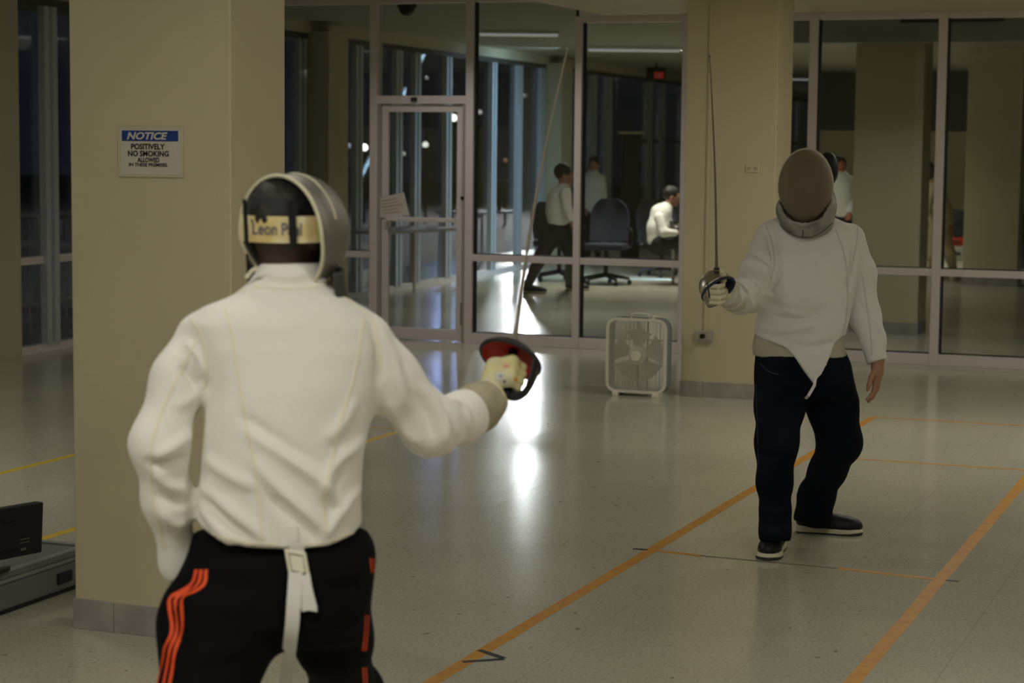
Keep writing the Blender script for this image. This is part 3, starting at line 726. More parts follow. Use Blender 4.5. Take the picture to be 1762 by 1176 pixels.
# ================================================================== BEYOND THE GLASS
def office_chair(px, py, ang, label, blue=False, top=.98):
    c = fl(px, py); r = empty('office_chair', c, label, 'chair'); m_ = mat('navy_chair_fabric', (.012, .016, .032), .8) if blue else mat('black_chair_fabric', (.012, .012, .014), .8)
    ca_, sa_ = math.cos(ang), math.sin(ang); X = np.array([ca_, sa_, 0]); Y = np.array([-sa_, ca_, 0]); Z = np.array([0, 0, 1.0])
    T = lambda x, y, z: c+X*x+Y*y+Z*z
    MB().obox(T(0, 0, .46), X, Y, Z, .24, .24, .04, .03).build('seat', m_, r, True)
    # curved back
    v = []; N = 9; M_ = 8
    for i in range(N):
        t = i/(N-1); hw = .235*math.sqrt(max(.05, 1-(max(0, t-.55)/.5)**2)); z = .52+t*(top-.52)
        for j in range(M_):
            u = -1+2*j/(M_-1); y = .22+.05*math.sin(t*2.5)-.05*u*u
            v.append(T(hw*u, y, z))
    k = len(v); v += [p+Y*.05 for p in v]; f = []
    for i in range(N-1):
        for j in range(M_-1):
            a = i*M_+j; f.append((a, a+1, a+M_+1, a+M_)); f.append((k+a, k+a+M_, k+a+M_+1, k+a+1))
    for i in range(N-1):
        for j in (0, M_-1): a = i*M_+j; f.append((a, a+M_, k+a+M_, k+a))
    for j in range(M_-1):
        for i in (0, N-1): a = i*M_+j; f.append((a, a+1, k+a+1, k+a))
    MB().add(v, f).build('backrest', m_, r, True)
    MB().tube([T(0, .28, .62), T(0, .30, .50), T(0, .12, .42)], .022, 8).build('back_bracket', BLACK, r, True)
    for s_ in (-1, 1): MB().tube([T(s_*.22, .1, .44), T(s_*.29, .1, .46), T(s_*.30, .08, .64), T(s_*.29, 0, .68), T(s_*.29, -.16, .68)], .018, 8).build('armrest', BLACK, r, True)
    MB().cyl(T(0, 0, .10), T(0, 0, .43), .028, 12).build('column', BLACK, r, True)
    for q_ in range(5):
        a = 2*PI*q_/5+.3; e = T(.29*math.cos(a), .29*math.sin(a), .075)
        MB().tube([T(0, 0, .12), e], [.03, .017], 8).build('base_leg', BLACK, r, True)
        MB().cyl(e+[.018, 0, -.045], e+[-.018, 0, -.045], .03, 12).build('castor', BLACK, r, True)
    return r
office_chair(1042, 490, .15, 'high-backed navy office chair beyond the glass, right of the walking person', True, 1.03)
office_chair(962, 484, 2.6, 'black office chair behind the walking person beyond the glass')
office_chair(1138, 476, .9, 'black office chair under the seated person beyond the glass')
def desk(pa, pb, z, dep, label, tops=True):
    a, b = np.array(pa), np.array(pb); a[2] = b[2] = 0; t = (b-a)/np.linalg.norm(b-a); n = np.array([-t[1], t[0], 0]); L = np.linalg.norm(b-a); c = (a+b)/2+n*dep/2
    r = empty('desk', c, label, 'desk')
    MB().obox(c+[0, 0, z], t, n, Zh, L/2, dep/2, .015, .004).build('desk_top', mat('grey_laminate', (.33, .32, .30), .5), r)
    for u in (-1, 1):
        for w_ in (-1, 1):
            q_ = c+t*u*(L/2-.05)+n*w_*(dep/2-.05); MB().cyl(q_, q_+[0, 0, z-.014], .02, 8).build('leg', ALU, r, True)
    return r, c, t, n
def bg_monitor(c, z, t, n, label):
    r = empty('desk_monitor', c+[0, 0, z], label, 'monitor', None)
    MB().obox(c+[0, 0, z+.27], t, Zh, n, .24, .15, .015, .006).build('screen_housing', BLACK, r)
    MB().obox(c+[0, 0, z+.07], t, Zh, n, .025, .07, .01).build('stand', BLACK, r)
    MB().obox(c+[0, 0, z+.008], t, n, Zh, .11, .08, .007, .003).build('foot', BLACK, r)
def depth_fl(x, d): 
    q_ = P(x, 400, d); return np.array([q_[0], q_[1], 0])
r_, c_, t_, n_ = desk(depth_fl(822, 27.5), depth_fl(900, 28.5), .74, .7, 'grey desk with two dark monitors beyond the glass, left of the walking person')
bg_monitor(c_-t_*.12+[0, 0, 0], .755, t_, n_, 'left dark monitor on the far desk beyond the glass')
bg_monitor(c_+t_*.52+[0, 0, 0], .755, t_, n_, 'right dark monitor on the far desk beyond the glass, nearer the walking person')
r_, c_, t_, n_ = desk(depth_fl(1176, 24.2), depth_fl(1300, 24.4), .74, .6, 'grey desk in front of the seated person, mostly behind the middle pillar')
lp = empty('laptop', c_-t_*.36+[0, 0, .755], 'dark open laptop before the seated person', 'laptop')
MB().obox(c_-t_*.36+[0, 0, .765], t_, n_, Zh, .16, .11, .009, .003).build('keyboard_base', BLACK, lp)
MB().obox(c_-t_*.20+[0, 0, .87], n_, Zh, t_, .13, .10, .004, .003).build('screen', BLACK, lp)
r_, c_, t_, n_ = desk(depth_fl(655, 21.2), depth_fl(800, 22.5), .74, .7, 'long grey table behind the glass door')
# tall dark cabinet / loudspeaker
cb0 = fl(1083, 447); cab = empty('tall_cabinet', cb0, 'tall black cabinet standing beyond the glass, left of the seated person', 'cabinet')
MB().obox(cb0+[0, 0, .93], Rh, Fh, Zh, .13, .2, .90, .01).build('body', BLACK, cab)
MB().obox(cb0+Fh*-.205+[0, 0, 1.0], Rh, Fh, Zh, .11, .008, .78, .004).build('door', mat('charcoal_door', (.02, .02, .022), .6), cab)
MB().obox(cb0+[0, 0, .015], Rh, Fh, Zh, .14, .21, .014).build('plinth', BLACK, cab)
tp = fl(1083, 447)
MB().obox(cb0+[0, 0, 1.86], Rh, Fh, Zh, .19, .22, .02, .005).build('top_board', mat('beige_board', (.4, .36, .25), .7), cab)
# exit sign + dome camera + ceiling strip lamps
es = P(1129, 129, 30); es[2] = min(es[2], 2.68)
ex = empty('exit_sign', es, 'small box with a dim red exit sign on the far ceiling', 'sign')
MB().obox(es+[0, 0, .06], Rh, Fh, Zh, .14, .03, .09, .01).build('housing', BLACK, ex)
MB().obox(es+Fh*-.034+Rh*.04+[0, 0, .03], Rh, Fh, Zh, .07, .004, .045, .004).build('lit_panel', mat('dim_red', (.3, .02, .01), .5, emit=(.9, .06, .03), es=.12), ex)
MB().cyl(es+[0, 0, .15], [es[0], es[1], Z_CEIL], .012, 8).build('stem', BLACK, ex)
v, f = text('EXIT', .05, .001); v[:, 0] *= .8
link('lettering', np.array([es+Fh*-.041+Rh*(.04+p[0])+Zh*(.012+p[1]) for p in v]), f, mat('exit_white', (.5, .4, .35), .5), ex)
dc = P(700, 16, 17.7); dc[2] = Z_CEIL; dm = empty('dome_camera', dc, 'dark dome security camera under the ceiling behind the fanlight', 'camera')
MB().cyl(dc+[0, 0, -.05], dc, .085, 20).build('mount', mat('dark_mount', (.03, .03, .028), .5), dm, True)
MB().ball(dc+[0, 0, -.05], .07, 16, 10).build('dome', BLACK, dm, True)
for (xa, xb, yy, lab) in ((822, 963, 60, 'long pale ceiling strip lamp beyond the glass, left of the central mullion'), (1010, 1172, 87, 'long pale ceiling strip lamp beyond the glass, right of the central mullion'), (1355, 1396, 137, 'short pale ceiling strip lamp seen beside the middle pillar')):
    a, b = [P(x, yy, 1.0) for x in (xa, xb)]
    dd = (Z_CEIL-.05-CAMZ)/(ray((xa+xb)/2, yy)[2]); a, b = CAM+ray(xa, yy)*dd, CAM+ray(xb, yy)*dd; a[2] = b[2] = Z_CEIL-.04
    t = (b-a)/np.linalg.norm(b-a); n = np.array([-t[1], t[0], 0]); L = np.linalg.norm(b-a)/2; c = (a+b)/2
    r = empty('ceiling_strip_lamp', (c[0], c[1], Z_CEIL), lab, 'lamp')
    MB().obox(c+[0, 0, .02], t, n, Zh, L, .07, .02, .004).build('housing', mat('lamp_housing', (.6, .6, .58), .5), r)
    MB().obox(c+[0, 0, -.012], t, n, Zh, L-.02, .05, .012, .006).build('tube', mat('dim_tube', (.7, .7, .68), .4, emit=(.9, .92, .9), es=.22), r)
# outdoor lamps
def out_lamp(px, py, d, rad, em, col, label, zg=-.15):
    c = P(px, py, d); r = empty('street_lamp', (c[0], c[1], zg), label, 'lamp', None)
    key = 'lamp_%d_%d' % (px, py)
    MB().ball(c, rad, 16, 10).build('globe', mat(key, (.8, .8, .8), .5, emit=col, es=em), r, True)
    MB().cyl((c[0], c[1], zg), (c[0], c[1], c[2]-rad*.9), .03, 8).build('pole', GASKET, r)
    MB().cyl((c[0], c[1], c[2]-rad*1.05), (c[0], c[1], c[2]-rad*.75), rad*.5, 10).build('collar', GASKET, r)
WL = (1, .95, .78)
out_lamp(627, 254, 46, .080, 7.0, WL, 'brightest outdoor lamp globe left of the glass door')
out_lamp(600, 251, 50, .065, .5, (.8, .85, 1), 'dim bluish outdoor lamp left of the brightest one')
out_lamp(780, 203, 46, .085, 6.0, WL, 'bright outdoor lamp globe in the upper right of the door pane')
out_lamp(732, 249, 46, .07, 2.2, WL, 'outdoor lamp globe in the middle of the door pane')
out_lamp(665, 252, 44, .05, 1.2, WL, 'outdoor lamp just inside the left stile of the door')
out_lamp(694, 265, 52, .06, .5, WL, 'dim low outdoor lamp in the door pane')
out_lamp(775, 144, 52, .065, .7, WL, 'dim outdoor lamp in the fanlight pane')
out_lamp(734, 134, 55, .05, .4, WL, 'faint high outdoor lamp in the fanlight, left one')
out_lamp(826, 193, 50, .055, .9, WL, 'outdoor lamp just right of the door frame')
out_lamp(903, 165, 55, .05, .3, WL, 'faint outdoor lamp in the pane right of the door')
out_lamp(870, 276, 46, .05, .4, (1, .5, .2), 'small amber outdoor light above the far desk')
out_lamp(1062, 133, 60, .06, .3, WL, 'faint outdoor lamp right of the central mullion')
# flood lamps whose light falls in through the windows and glares on the waxed floor
def flood(px, py, D, wd, ht, em, col, label):
    c = P(px, py, D); c2 = CAM+ray(px, py)*D; c[2] = -c2[2]   # height whose mirror image in the floor is seen there
    r = empty('flood_lamp', (c[0], c[1], -.15), label, 'lamp')
    MB().obox(c, Rh, Fh, Zh, wd, .06, ht, .03).build('lens', mat('flood_%d_%d' % (px, py), (.8, .8, .8), .5, emit=col, es=em), r)
    MB().obox(c+Fh*.16, Rh, Fh, Zh, wd*1.1, .08, ht*1.1, .02).build('housing', GASKET, r)
    MB().cyl((c[0]+Fh[0]*.1, c[1]+Fh[1]*.1, -.15), (c[0]+Fh[0]*.1, c[1]+Fh[1]*.1, c[2]-ht), .08, 10).build('pole', GASKET, r)
flood(902, 742, 58, .32, .9, 400, (1, .93, .88), 'strong white flood lamp outside, mirrored on the waxed floor')
flood(884, 600, 62, .25, .4, 160, (1, .93, .88), 'lower white flood lamp outside, mirrored on the far floor')
flood(764, 672, 56, .2, .35, 60, (.45, .55, 1), 'bluish flood lamp outside, mirrored on the floor left of the guard')
print('SETTING DONE')
#PEOPLE_MARK
# ================================================================== PEOPLE
def sole_mesh(c, L, W, Z0, ln, wd, th, z0=0.0):
    """outline of a shoe sole; c = heel centre on the floor, L forward, W side"""
    pts = []
    prof = [(0, .30), (.04, .36), (.15, .38), (.35, .36), (.5, .38), (.68, .46), (.82, .45), (.93, .34), (1.0, .12)]
    for t, h in prof: pts.append(c+L*t*ln+W*h*wd)
    for t, h in reversed(prof): pts.append(c+L*t*ln-W*h*wd)
    return pts
def shoe(parent, heel, ang, ln=.29, wd=.105, up=BLACK, side=1):
    L = np.array([math.cos(ang), math.sin(ang), 0]); W = np.array([-L[1], L[0], 0]); c = np.array([heel[0], heel[1], 0.0])
    r = empty('shoe', c, None); r.parent = parent; r.location = tuple(c-wloc(parent))
    o = sole_mesh(c, L, W, 0, ln, wd, 0)
    def slab(z0, z1, s0, s1, name, m):
        v = []
        ctr = c+L*ln*.5
        for z, s_ in ((z0, s0), ((z0+z1)/2, max(s0, s1)*1.02), (z1, s1)):
            for p in o:
                q = ctr+(p-ctr)*s_; t = np.dot(p-c, L)/ln; q = q.copy(); q[2] = (z-(.012*min(1, t) if z > .02 else 0))+(.006*max(0, t-.75)/.25 if z > 0.004 else 0); v.append(q)
        n = len(o); f = [tuple(range(n-1, -1, -1)), tuple(2*n+i for i in range(n))]
        for k in range(2):
            for i in range(n): f.append((k*n+i, k*n+(i+1) % n, (k+1)*n+(i+1) % n, (k+1)*n+i))
        MB().add(v, f).build(name, m, r, True)
    slab(0.0, .007, .97, 1.0, 'outsole', RUBBER); slab(.0071, .034, 1.0, .97, 'midsole', SOLE)
    q = lambda t, w_, z: c+L*t*ln+W*w_+np.array([0, 0, z])
    B = np.array([L, W, [0, 0, 1]])
    f = union([chain([(q(.15, 0, .065), .040), (q(.17, 0, .12), .043)], .02), lambda p: ell(p, q(.40, 0, .045), (.085, .040, .050), B),
               lambda p: ell(p, q(.72, 0, .038), (.082, .049, .043), B), lambda p: ell(p, q(.24, 0, .055), (.07, .037, .055), B)], .03)
    g_ = lambda p: np.maximum(f(p), .022-p[..., 2])
    lo, hi = bnd([q(0, -.06, 0), q(1, .06, .2), q(0, .06, 0), q(1, -.06, .2)], .01)
    soft('upper', g_, lo, hi, .006, up, r)
    b = MB()
    for t in (.40, .47, .54): b.tube([q(t, -.022, .088-.12*(t-.38)), q(t+.02, 0, .101-.20*(t-.38)), q(t, .022, .088-.12*(t-.38))], .0028, 6)
    b.build('laces', up, r)
    return r
def fist(c, a, k, r0=.013, w_dir=None, s=1.0, wrist=None, wrist_r=.033):
    """closed hand round a grip: c grip centre, a grip axis (towards the thumb), k towards the finger side; w_dir side of the back of the hand"""
    a = np.array(a)/np.linalg.norm(a); k = np.array(k)-a*np.dot(k, a); k /= np.linalg.norm(k); n = np.array(w_dir)-a*np.dot(w_dir, a); n -= k*np.dot(n, k); n /= np.linalg.norm(n)
    C = lambda ph, rad, h: c+(k*math.cos(math.radians(ph))+n*math.sin(math.radians(ph)))*rad*s+a*h*s
    fs = []
    for i, (h, fr, l) in enumerate(((.031, .0095, 1.0), (.010, .0100, 1.06), (-.011, .0096, 1.0), (-.030, .0082, .88))):
        fs.append(chain([(C(88, .036, h), fr*s*1.08), (C(28, .033*l, h), fr*s), (C(-38, .029*l, h-.002), fr*s*.97), (C(-105, .024, h-.002), fr*s*.86)], .004))
    f_ = fs[0]
    fin = union(fs, .003)
    W = wrist if wrist is not None else C(165, .10, -.01)
    palm = union([chain([(C(88, .034, .028), .013*s), (C(88, .034, -.028), .012*s)], .01),
                  chain([(C(95, .036, .022), .014*s), (C(150, .045, .012), .017*s), (W, wrist_r*.85)], .02),
                  chain([(C(95, .036, -.024), .013*s), (C(150, .043, -.018), .016*s), (W, wrist_r*.85)], .02)], .02)
    th = chain([(C(165, .040, .016), .014*s), (C(205, .028, .042), .0125*s), (C(235, .0235, .062), .0105*s), (C(262, .021, .080), .0095*s)], .008)
    pts = [C(x, .05, h) for x in range(0, 360, 45) for h in (-.045, .09)]+[W]
    return union([fin, union([palm, th], .008)], .006), pts
def open_hand(wr, dn, fw, sd, s=1.0):
    """hanging relaxed hand: wr wrist, dn direction of the fingers, fw direction the fingers curl to, sd thumb side"""
    fs = []
    pal = chain([(wr, .024*s), (wr+dn*.05*s, .021*s)], .02)
    P_ = lambda l, o, f: wr+dn*l*s+sd*o*s+fw*f*s
    pal = union([chain([(wr, .024*s), (P_(.045, .018, 0), .014*s), (P_(.088, .026, .002), .012*s)]), chain([(wr, .024*s), (P_(.05, -.012, 0), .014*s), (P_(.082, -.026, .002), .0105*s)]), chain([(P_(.03, 0, 0), .016*s), (P_(.088, 0, 0), .012*s)])], .02)
    for o, l, r_ in ((.029, .070, .0085), (.010, .080, .009), (-.010, .074, .0085), (-.029, .058, .0075)):
        fs.append(chain([(P_(.088, o, .002), r_*1.05*s), (P_(.088+l*.45, o*1.08, .008), r_*s), (P_(.088+l*.78, o*1.08, .026), r_*.93*s), (P_(.088+l*.95, o*1.05, .046), r_*.8*s)], .004))
    th = chain([(P_(.028, .022, .004), .013*s), (P_(.062, .046, .016), .0105*s), (P_(.092, .048, .028), .009*s), (P_(.112, .044, .036), .0078*s)], .006)
    f = union([union(fs, .003), union([pal, th], .008)], .006)
    return f, [P_(l, o, g_) for l in (-.02, .18) for o in (-.06, .06) for g_ in (-.03, .08)]
def mask_frame(face_dir, tilt=0.0):
    f = np.array(face_dir, float); f /= np.linalg.norm(f); s = np.cross(f, Zh); s /= np.linalg.norm(s); u = np.cross(s, f); return f, s, u
MESHM = None
def mesh_material(name, col, facing_alpha, edge_alpha, rough=.45):
    m = bpy.data.materials.new(name); m.use_nodes = True; nt = m.node_tree; b = nt.nodes['Principled BSDF']
    b.inputs['Base Color'].default_value = (*col, 1); b.inputs['Metallic'].default_value = .5; b.inputs['Roughness'].default_value = rough
    lw = nt.nodes.new('ShaderNodeLayerWeight'); lw.inputs[0].default_value = .35; mr = nt.nodes.new('ShaderNodeMapRange')
    mr.inputs['To Min'].default_value = facing_alpha; mr.inputs['To Max'].default_value = edge_alpha; mr.inputs['From Max'].default_value = .7
    nt.links.new(lw.outputs['Facing'], mr.inputs['Value']); nt.links.new(mr.outputs[0], b.inputs['Alpha'])
    tc = nt.nodes.new('ShaderNodeTexCoord'); v = nt.nodes.new('ShaderNodeTexNoise'); v.inputs['Scale'].default_value = 400
    bp = nt.nodes.new('ShaderNodeBump'); bp.inputs['Strength'].default_value = .3; bp.inputs['Distance'].default_value = .002
    nt.links.new(tc.outputs['Object'], v.inputs['Vector']); nt.links.new(v.outputs[0], bp.inputs['Height']); nt.links.new(bp.outputs[0], b.inputs['Normal'])
    return m
def dome(o, f, s, u, a, hu, hd, dep, name, m, parent, back=0.0, taper=.16):
    v = []; NT, NP = 48, 18
    for i in range(NP+1):
        ph = PI/2*i/NP
        for k in range(NT):
            th = 2*PI*k/NT; sn, cs = math.sin(th), math.cos(th)
            hh = hu if sn > 0 else hd; aa = a*(1-taper*max(0, -sn)**2)
            sp_ = math.sin(ph); v.append(o+f*dep*math.cos(ph)+s*aa*sp_*cs+u*hh*sp_*sn)
    if back:
        for k in range(NT):
            th = 2*PI*k/NT; sn, cs = math.sin(th), math.cos(th); hh = hu if sn > 0 else hd; aa = a*(1-taper*max(0, -sn)**2)
            v.append(o-f*back*(.35+.65*min(1, max(0, (sn+.95)/.9)))+s*aa*1.0*cs+u*hh*sn)
    rows = NP+1+(1 if back else 0); fc_ = []
    for i in range(rows-1):
        for k in range(NT):
            A, B = i*NT+k, i*NT+(k+1) % NT
            fc_.append((A, B, B+NT, A+NT))
    o_ = link(name, v, fc_, m, parent, True)
    md = o_.modifiers.new('thickness', 'SOLIDIFY'); md.thickness = .0025; md.offset = -1
    rim = [np.array(v[(rows-1)*NT+k]) for k in range(NT)]
    seamr = [np.array(v[NP*NT+k]) for k in range(NT)]
    return o_, rim, seamr
def head_sdf(hc, f, s, u, sc=1.0):
    B = np.array([s, f, u])
    T = lambda a_, b_, c_: hc+(s*a_+f*b_+u*c_)*sc
    fs = [lambda p: ell(p, T(0, -.012, .025), (.076*sc, .095*sc, .095*sc), B), lambda p: ell(p, T(0, .02, -.035), (.060*sc, .072*sc, .085*sc), B),
          lambda p: ell(p, T(0, .068, -.095), (.026*sc, .022*sc, .020*sc), B)]
    h = union(fs, .03)
    nose = chain([(T(0, .088, .012), .009*sc), (T(0, .106, -.028), .013*sc)], .01)
    brow = chain([(T(-.032, .082, .022), .009*sc), (T(.032, .082, .022), .009*sc)], .01)
    ear = [lambda p, q_=T(x, -.01, -.012): ell(p, q_, (.010*sc, .020*sc, .032*sc), B) for x in (-.076, .076)]
    lips = chain([(T(-.018, .086, -.062), .007*sc), (T(.018, .086, -.062), .007*sc)], .008)
    f1 = union([h, nose, brow, lips]+ear, .012)
    def g_(p):
        d = f1(p)
        for x in (-.030, .030): d = -smin(-d, ell(p, T(x, .094, .004), (.016*sc, .012*sc, .010*sc), B), .010)
        return d
    return g_, [T(x, y, z) for x in (-.1, .1) for y in (-.12, .13) for z in (-.13, .13)], T
def eyes_mouth(parent, T, sc=1.0):
    for x in (-.030, .030):
        MB().ball(T(x, .078, .004), .012*sc, 12, 8).build('eye', mat('eye_white', (.6, .58, .55), .3), parent, True)
        MB().ball(T(x, .0875, .004), .0048*sc, 8, 6).build('iris', mat('iris_dark', (.02, .012, .008), .2), parent, True)
def hair_cap(hc, f, s, u, m, parent, sc=1.0, seed=1, name='hair'):
    B = np.array([s, f, u]); T = lambda a_, b_, c_: hc+(s*a_+f*b_+u*c_)*sc
    h = lambda p: ell(p, T(0, -.018, .034), (.084*sc, .100*sc, .098*sc), B)
    def g_(p):
        q = p-hc.astype(np.float32); ff = q@f.astype(np.float32); uu = q@u.astype(np.float32)
        cut = np.maximum(ff-.058*sc-.6*np.maximum(uu-.03*sc, 0), -(uu+.055*sc)+.9*np.maximum(ff+.02*sc, 0))
        return np.maximum(h(p), cut)
    lo, hi = bnd([T(x, y, z) for x in (-.1, .1) for y in (-.13, .1) for z in (-.08, .14)], .02)
    return soft(name, g_, lo, hi, .007*sc, m, parent, wr=.003, wsc=60, seed=seed)
def sabre(gc, b, k, n, Lb, label, cat_bits, bend=None, padm=RED, shell=STEEL, gripm=BLACK, rimm=RUBBER, bladem=BLADE, blade_end=None, gscale=1.0, bowl=.034, bw=.040, gb=None, capc=None, rimr=.0036):
    """gc: centre where the blade meets the guard, b blade direction, k knuckle side, n third axis"""
    r = empty('sabre', gc-b*.13, label, 'sabre', None)
    end = blade_end if blade_end is not None else gc+b*Lb
    N = 14; pts = []; rad = []
    for i in range(N+1):
        t = i/N; p = gc+(end-gc)*t+(bend if bend is not None else 0)*math.sin(PI*t); pts.append(p); rad.append(.0052*(1-t)+.0021*t if t > .05 else .0065)
    MB().tube(pts, rad, 8).build('blade', bladem, r, True); MB().cyl(end-(end-gc)/np.linalg.norm(end-gc)*.004, end+(end-gc)/np.linalg.norm(end-gc)*.005, .0042, 8).build('blade_tip', bladem, r)
    R_ = .068*gscale; H = bowl*gscale; gb = b if gb is None else nrm(gb); cc = gc if capc is None else capc
    k = nrm(k-gb*np.dot(k, gb)); n = nrm(np.cross(gb, k)); pom = gc-b*.134
    def cap(sc_, dz, nr=10, nt=40):
        v = []
        for i in range(nr+1):
            for j in range(nt):
                th = 2*PI*j/nt; ph = (PI/2)*i/nr; kk = math.cos(th)
                ext = 1.0+.08*max(0, kk); v.append(cc+(k*math.cos(th)*ext+n*math.sin(th)*.94)*R_*sc_*math.sin(ph)-gb*(H*(1-math.cos(ph))+dz))
        f = []
        for i in range(nr):
            for j in range(nt): a_, b2 = i*nt+j, i*nt+(j+1) % nt; f.append((a_, b2, b2+nt, a_+nt))
        return v, f
    # knuckle bow: curved band that leaves the bowl on the finger side and returns to the pommel
    def bow(sc_, inset, w0, w1):
        v = []; M_ = 22; Wn = 7
        for i in range(M_+1):
            t = i/M_; A0 = cc+k*(R_*1.05*sc_-inset)-gb*H*.80; A1 = A0-gb*.055*gscale+k*.006; A2 = pom+k*.055*gscale-b*.004
            c_ = A0*(1-t)**3+A1*3*t*(1-t)**2+A2*3*t*t*(1-t)+pom*t**3
            w_ = (w0*(1-t)**1.3+w1)
            for j in range(Wn):
                u = -1+2*j/(Wn-1); v.append(c_+n*w_*u-k*(w_*u*u*.42))
        f = []
        for i in range(M_):
            for j in range(Wn-1): a_ = i*Wn+j; f.append((a_, a_+1, a_+Wn+1, a_+Wn))
        return v, f, M_, Wn
    v, f = cap(1, 0); o = link('guard_bowl', v, f, shell, r, True); md = o.modifiers.new('t', 'SOLIDIFY'); md.thickness = .0015
    rim1 = v[-40:]
    v2, f2, M_, Wn = bow(1, 0, bw*gscale, .0075); o = link('knuckle_bow', v2, f2, shell, r, True); md = o.modifiers.new('t', 'SOLIDIFY'); md.thickness = .0015
    v, f = cap(.93, .004); o = link('guard_lining', v, f, padm, r, True); md = o.modifiers.new('t', 'SOLIDIFY'); md.thickness = .003
    vb, fb, _, _ = bow(.955, .001, .034*gscale, .005); 
    nb = [q_ for q_ in fb if max(q_) < Wn*12]; o = link('guard_lining', vb, nb, padm, r, True); md = o.modifiers.new('t', 'SOLIDIFY'); md.thickness = .002
    MB().tube([*rim1, rim1[0]], rimr, 8, False).build('rubber_rim', rimm, r, True)
    for j in (0, Wn-1): MB().tube([v2[i*Wn+j] for i in range(M_+1)], .0026, 6).build('rubber_rim', rimm, r, True)
    MB().tube([gc-b*.008, gc-b*.05, gc-b*.115], [.0115, .0135, .011], 12).build('grip', gripm, r, True)
    MB().tube([gc-b*.113, gc-b*.128, gc-b*.142], [.011, .0125, .007], 12).build('pommel', gripm, r, True)
    MB().cyl(gc-b*.001, gc+b*.006, .011, 12).build('washer', rimm, r)
    return r
nrm = lambda v: np.array(v)/np.linalg.norm(v)
def seams(tree, lines, m, parent, name='seam', rad=.0018, step=7):
    for L in lines:
        p, n = onsurf(tree, L, step)
        if len(p) > 2: MB().ribbon(p, n, rad*4, rad*.9).build(name, m, parent, True)
# ------------------------------------------------------------------ NEAR FENCER (back to us)
D = 4.35
pw_ = fl(480, 1600)
near = empty('person', (*P(480, 900, D)[:2], 0), 'near fencer seen from behind in a white jacket and black trousers with red-orange stripes', 'person')
# -- sabre axes first
gc = P(884, 600, 4.80); tip = P(976, 86, 5.36); bdir = nrm(tip-gc)
kdir = nrm(Rh*.96+Fh*.16-Zh*.05); kdir = nrm(kdir-bdir*np.dot(kdir, bdir)); ndir = np.cross(bdir, kdir)
if ndir@Fh > 0: ndir = -ndir
gripc = gc-bdir*.088
wristN = P(838, 690, 4.66)
# -- jacket
torso = loft([(452, 450, 552, 4.36, .060), (470, 440, 556, 4.355, .062), (490, 425, 565, 4.35, .068), (508, 400, 592, 4.35, .082), (528, 352, 626, 4.35, .098), (556, 326, 648, 4.35, .112),
              (600, 338, 656, 4.35, .125), (660, 358, 652, 4.35, .130), (720, 354, 640, 4.35, .128), (780, 349, 626, 4.35, .124), (850, 343, 622, 4.36, .124), (910, 338, 622, 4.37, .130), (960, 334, 622, 4.38, .133)], 2.35)
armL = pchain([(345, 585, 4.36, 44), (308, 650, 4.33, 43), (274, 765, 4.30, 47), (287, 860, 4.34, 38), (310, 970, 4.40, 30), (320, 995, 4.40, 28)], .04, cut1=.0)
armR = pchain([(626, 592, 4.37, 50), (668, 652, 4.40, 50), (742, 734, 4.46, 47), (790, 722, 4.58, 41), (812, 708, 4.63, 40)], .04, cut1=.0)
hemZ = [(318, 905), (338, 915), (370, 930), (420, 941), (500, 947), (560, 945), (600, 932), (622, 916), (650, 900)]
hu = np.array([P(x, y, 4.25)@Rh for x, y in hemZ], np.float32); hz_ = np.array([P(x, y, 4.25)[2] for x, y in hemZ], np.float32)
def cut_hem(p, d): return np.maximum(d, np.interp(p@Rh.astype(np.float32), hu, hz_)-p[..., 2])
jk = lambda p: smin(smin(cut_hem(p, torso(p)), armL(p), .022), armR(p), .03)
lo, hi = bnd(pbx(222, 445, 700, 1000, 4.15, 4.5)+pbx(640, 540, 840, 800, 4.3, 4.75), .02)
FL = [([(432, 742), (494, 781), (556, 829), (590, 880)], .013, .013), ([(348, 838), (397, 882), (450, 927)], .012, .012), ([(441, 800), (503, 865), (556, 910)], .011, .011), ([(345, 870), (380, 915), (400, 935)], .009, .010),
      ([(625, 757), (575, 800), (556, 851)], .011, .012), ([(610, 690), (590, 732), (560, 757)], .008, .012), ([(353, 790), (400, 822), (436, 838)], .009, .011), ([(620, 840), (585, 880), (560, 925)], .009, .010),
      ([(420, 720), (480, 765), (540, 800)], -.010, .011), ([(360, 858), (405, 905), (440, 930)], -.009, .009), ([(600, 790), (570, 830), (575, 880)], -.008, .010), ([(470, 858), (520, 900), (545, 935)], -.008, .010),
      ([(264, 788), (295, 772), (328, 748)], .011, .010), ([(268, 812), (290, 838), (318, 842)], .010, .010), ([(256, 795), (290, 800), (325, 790)], -.010, .009), ([(268, 850), (300, 870), (325, 862)], -.007, .009), ([(300, 700), (325, 690), (338, 678)], .006, .010), ([(275, 880), (300, 905), (322, 900)], .007, .010),
      ([(312, 628), (328, 645), (345, 668)], -.014, .012), ([(322, 590), (345, 615), (356, 650)], .009, .010), ([(640, 556), (655, 600), (650, 660)], -.010, .010), ([(655, 570), (690, 640), (700, 700)], .008, .012),
      ([(727, 668), (752, 700), (770, 722), (768, 760)], .011, .011), ([(715, 680), (735, 715), (745, 752)], -.009, .010), ([(775, 688), (800, 700), (810, 735)], .008, .009), ([(668, 690), (690, 735), (720, 765)], .008, .012), ([(690, 620), (705, 660), (712, 690)], -.007, .010), ([(755, 690), (780, 730), (785, 765)], -.007, .008),
      ([(445, 482), (490, 490), (545, 484)], -.006, .008), ([(465, 472), (500, 478), (530, 470)], .004, .006), ([(395, 545), (470, 560), (560, 548)], .004, .03)]
print('jacket'); 
jko, jv, jf = soft('jacket', jk, lo, hi, .0062, WHITEL, near, wr=.0016, wsc=16, seed=3, folds=FL, it=3)
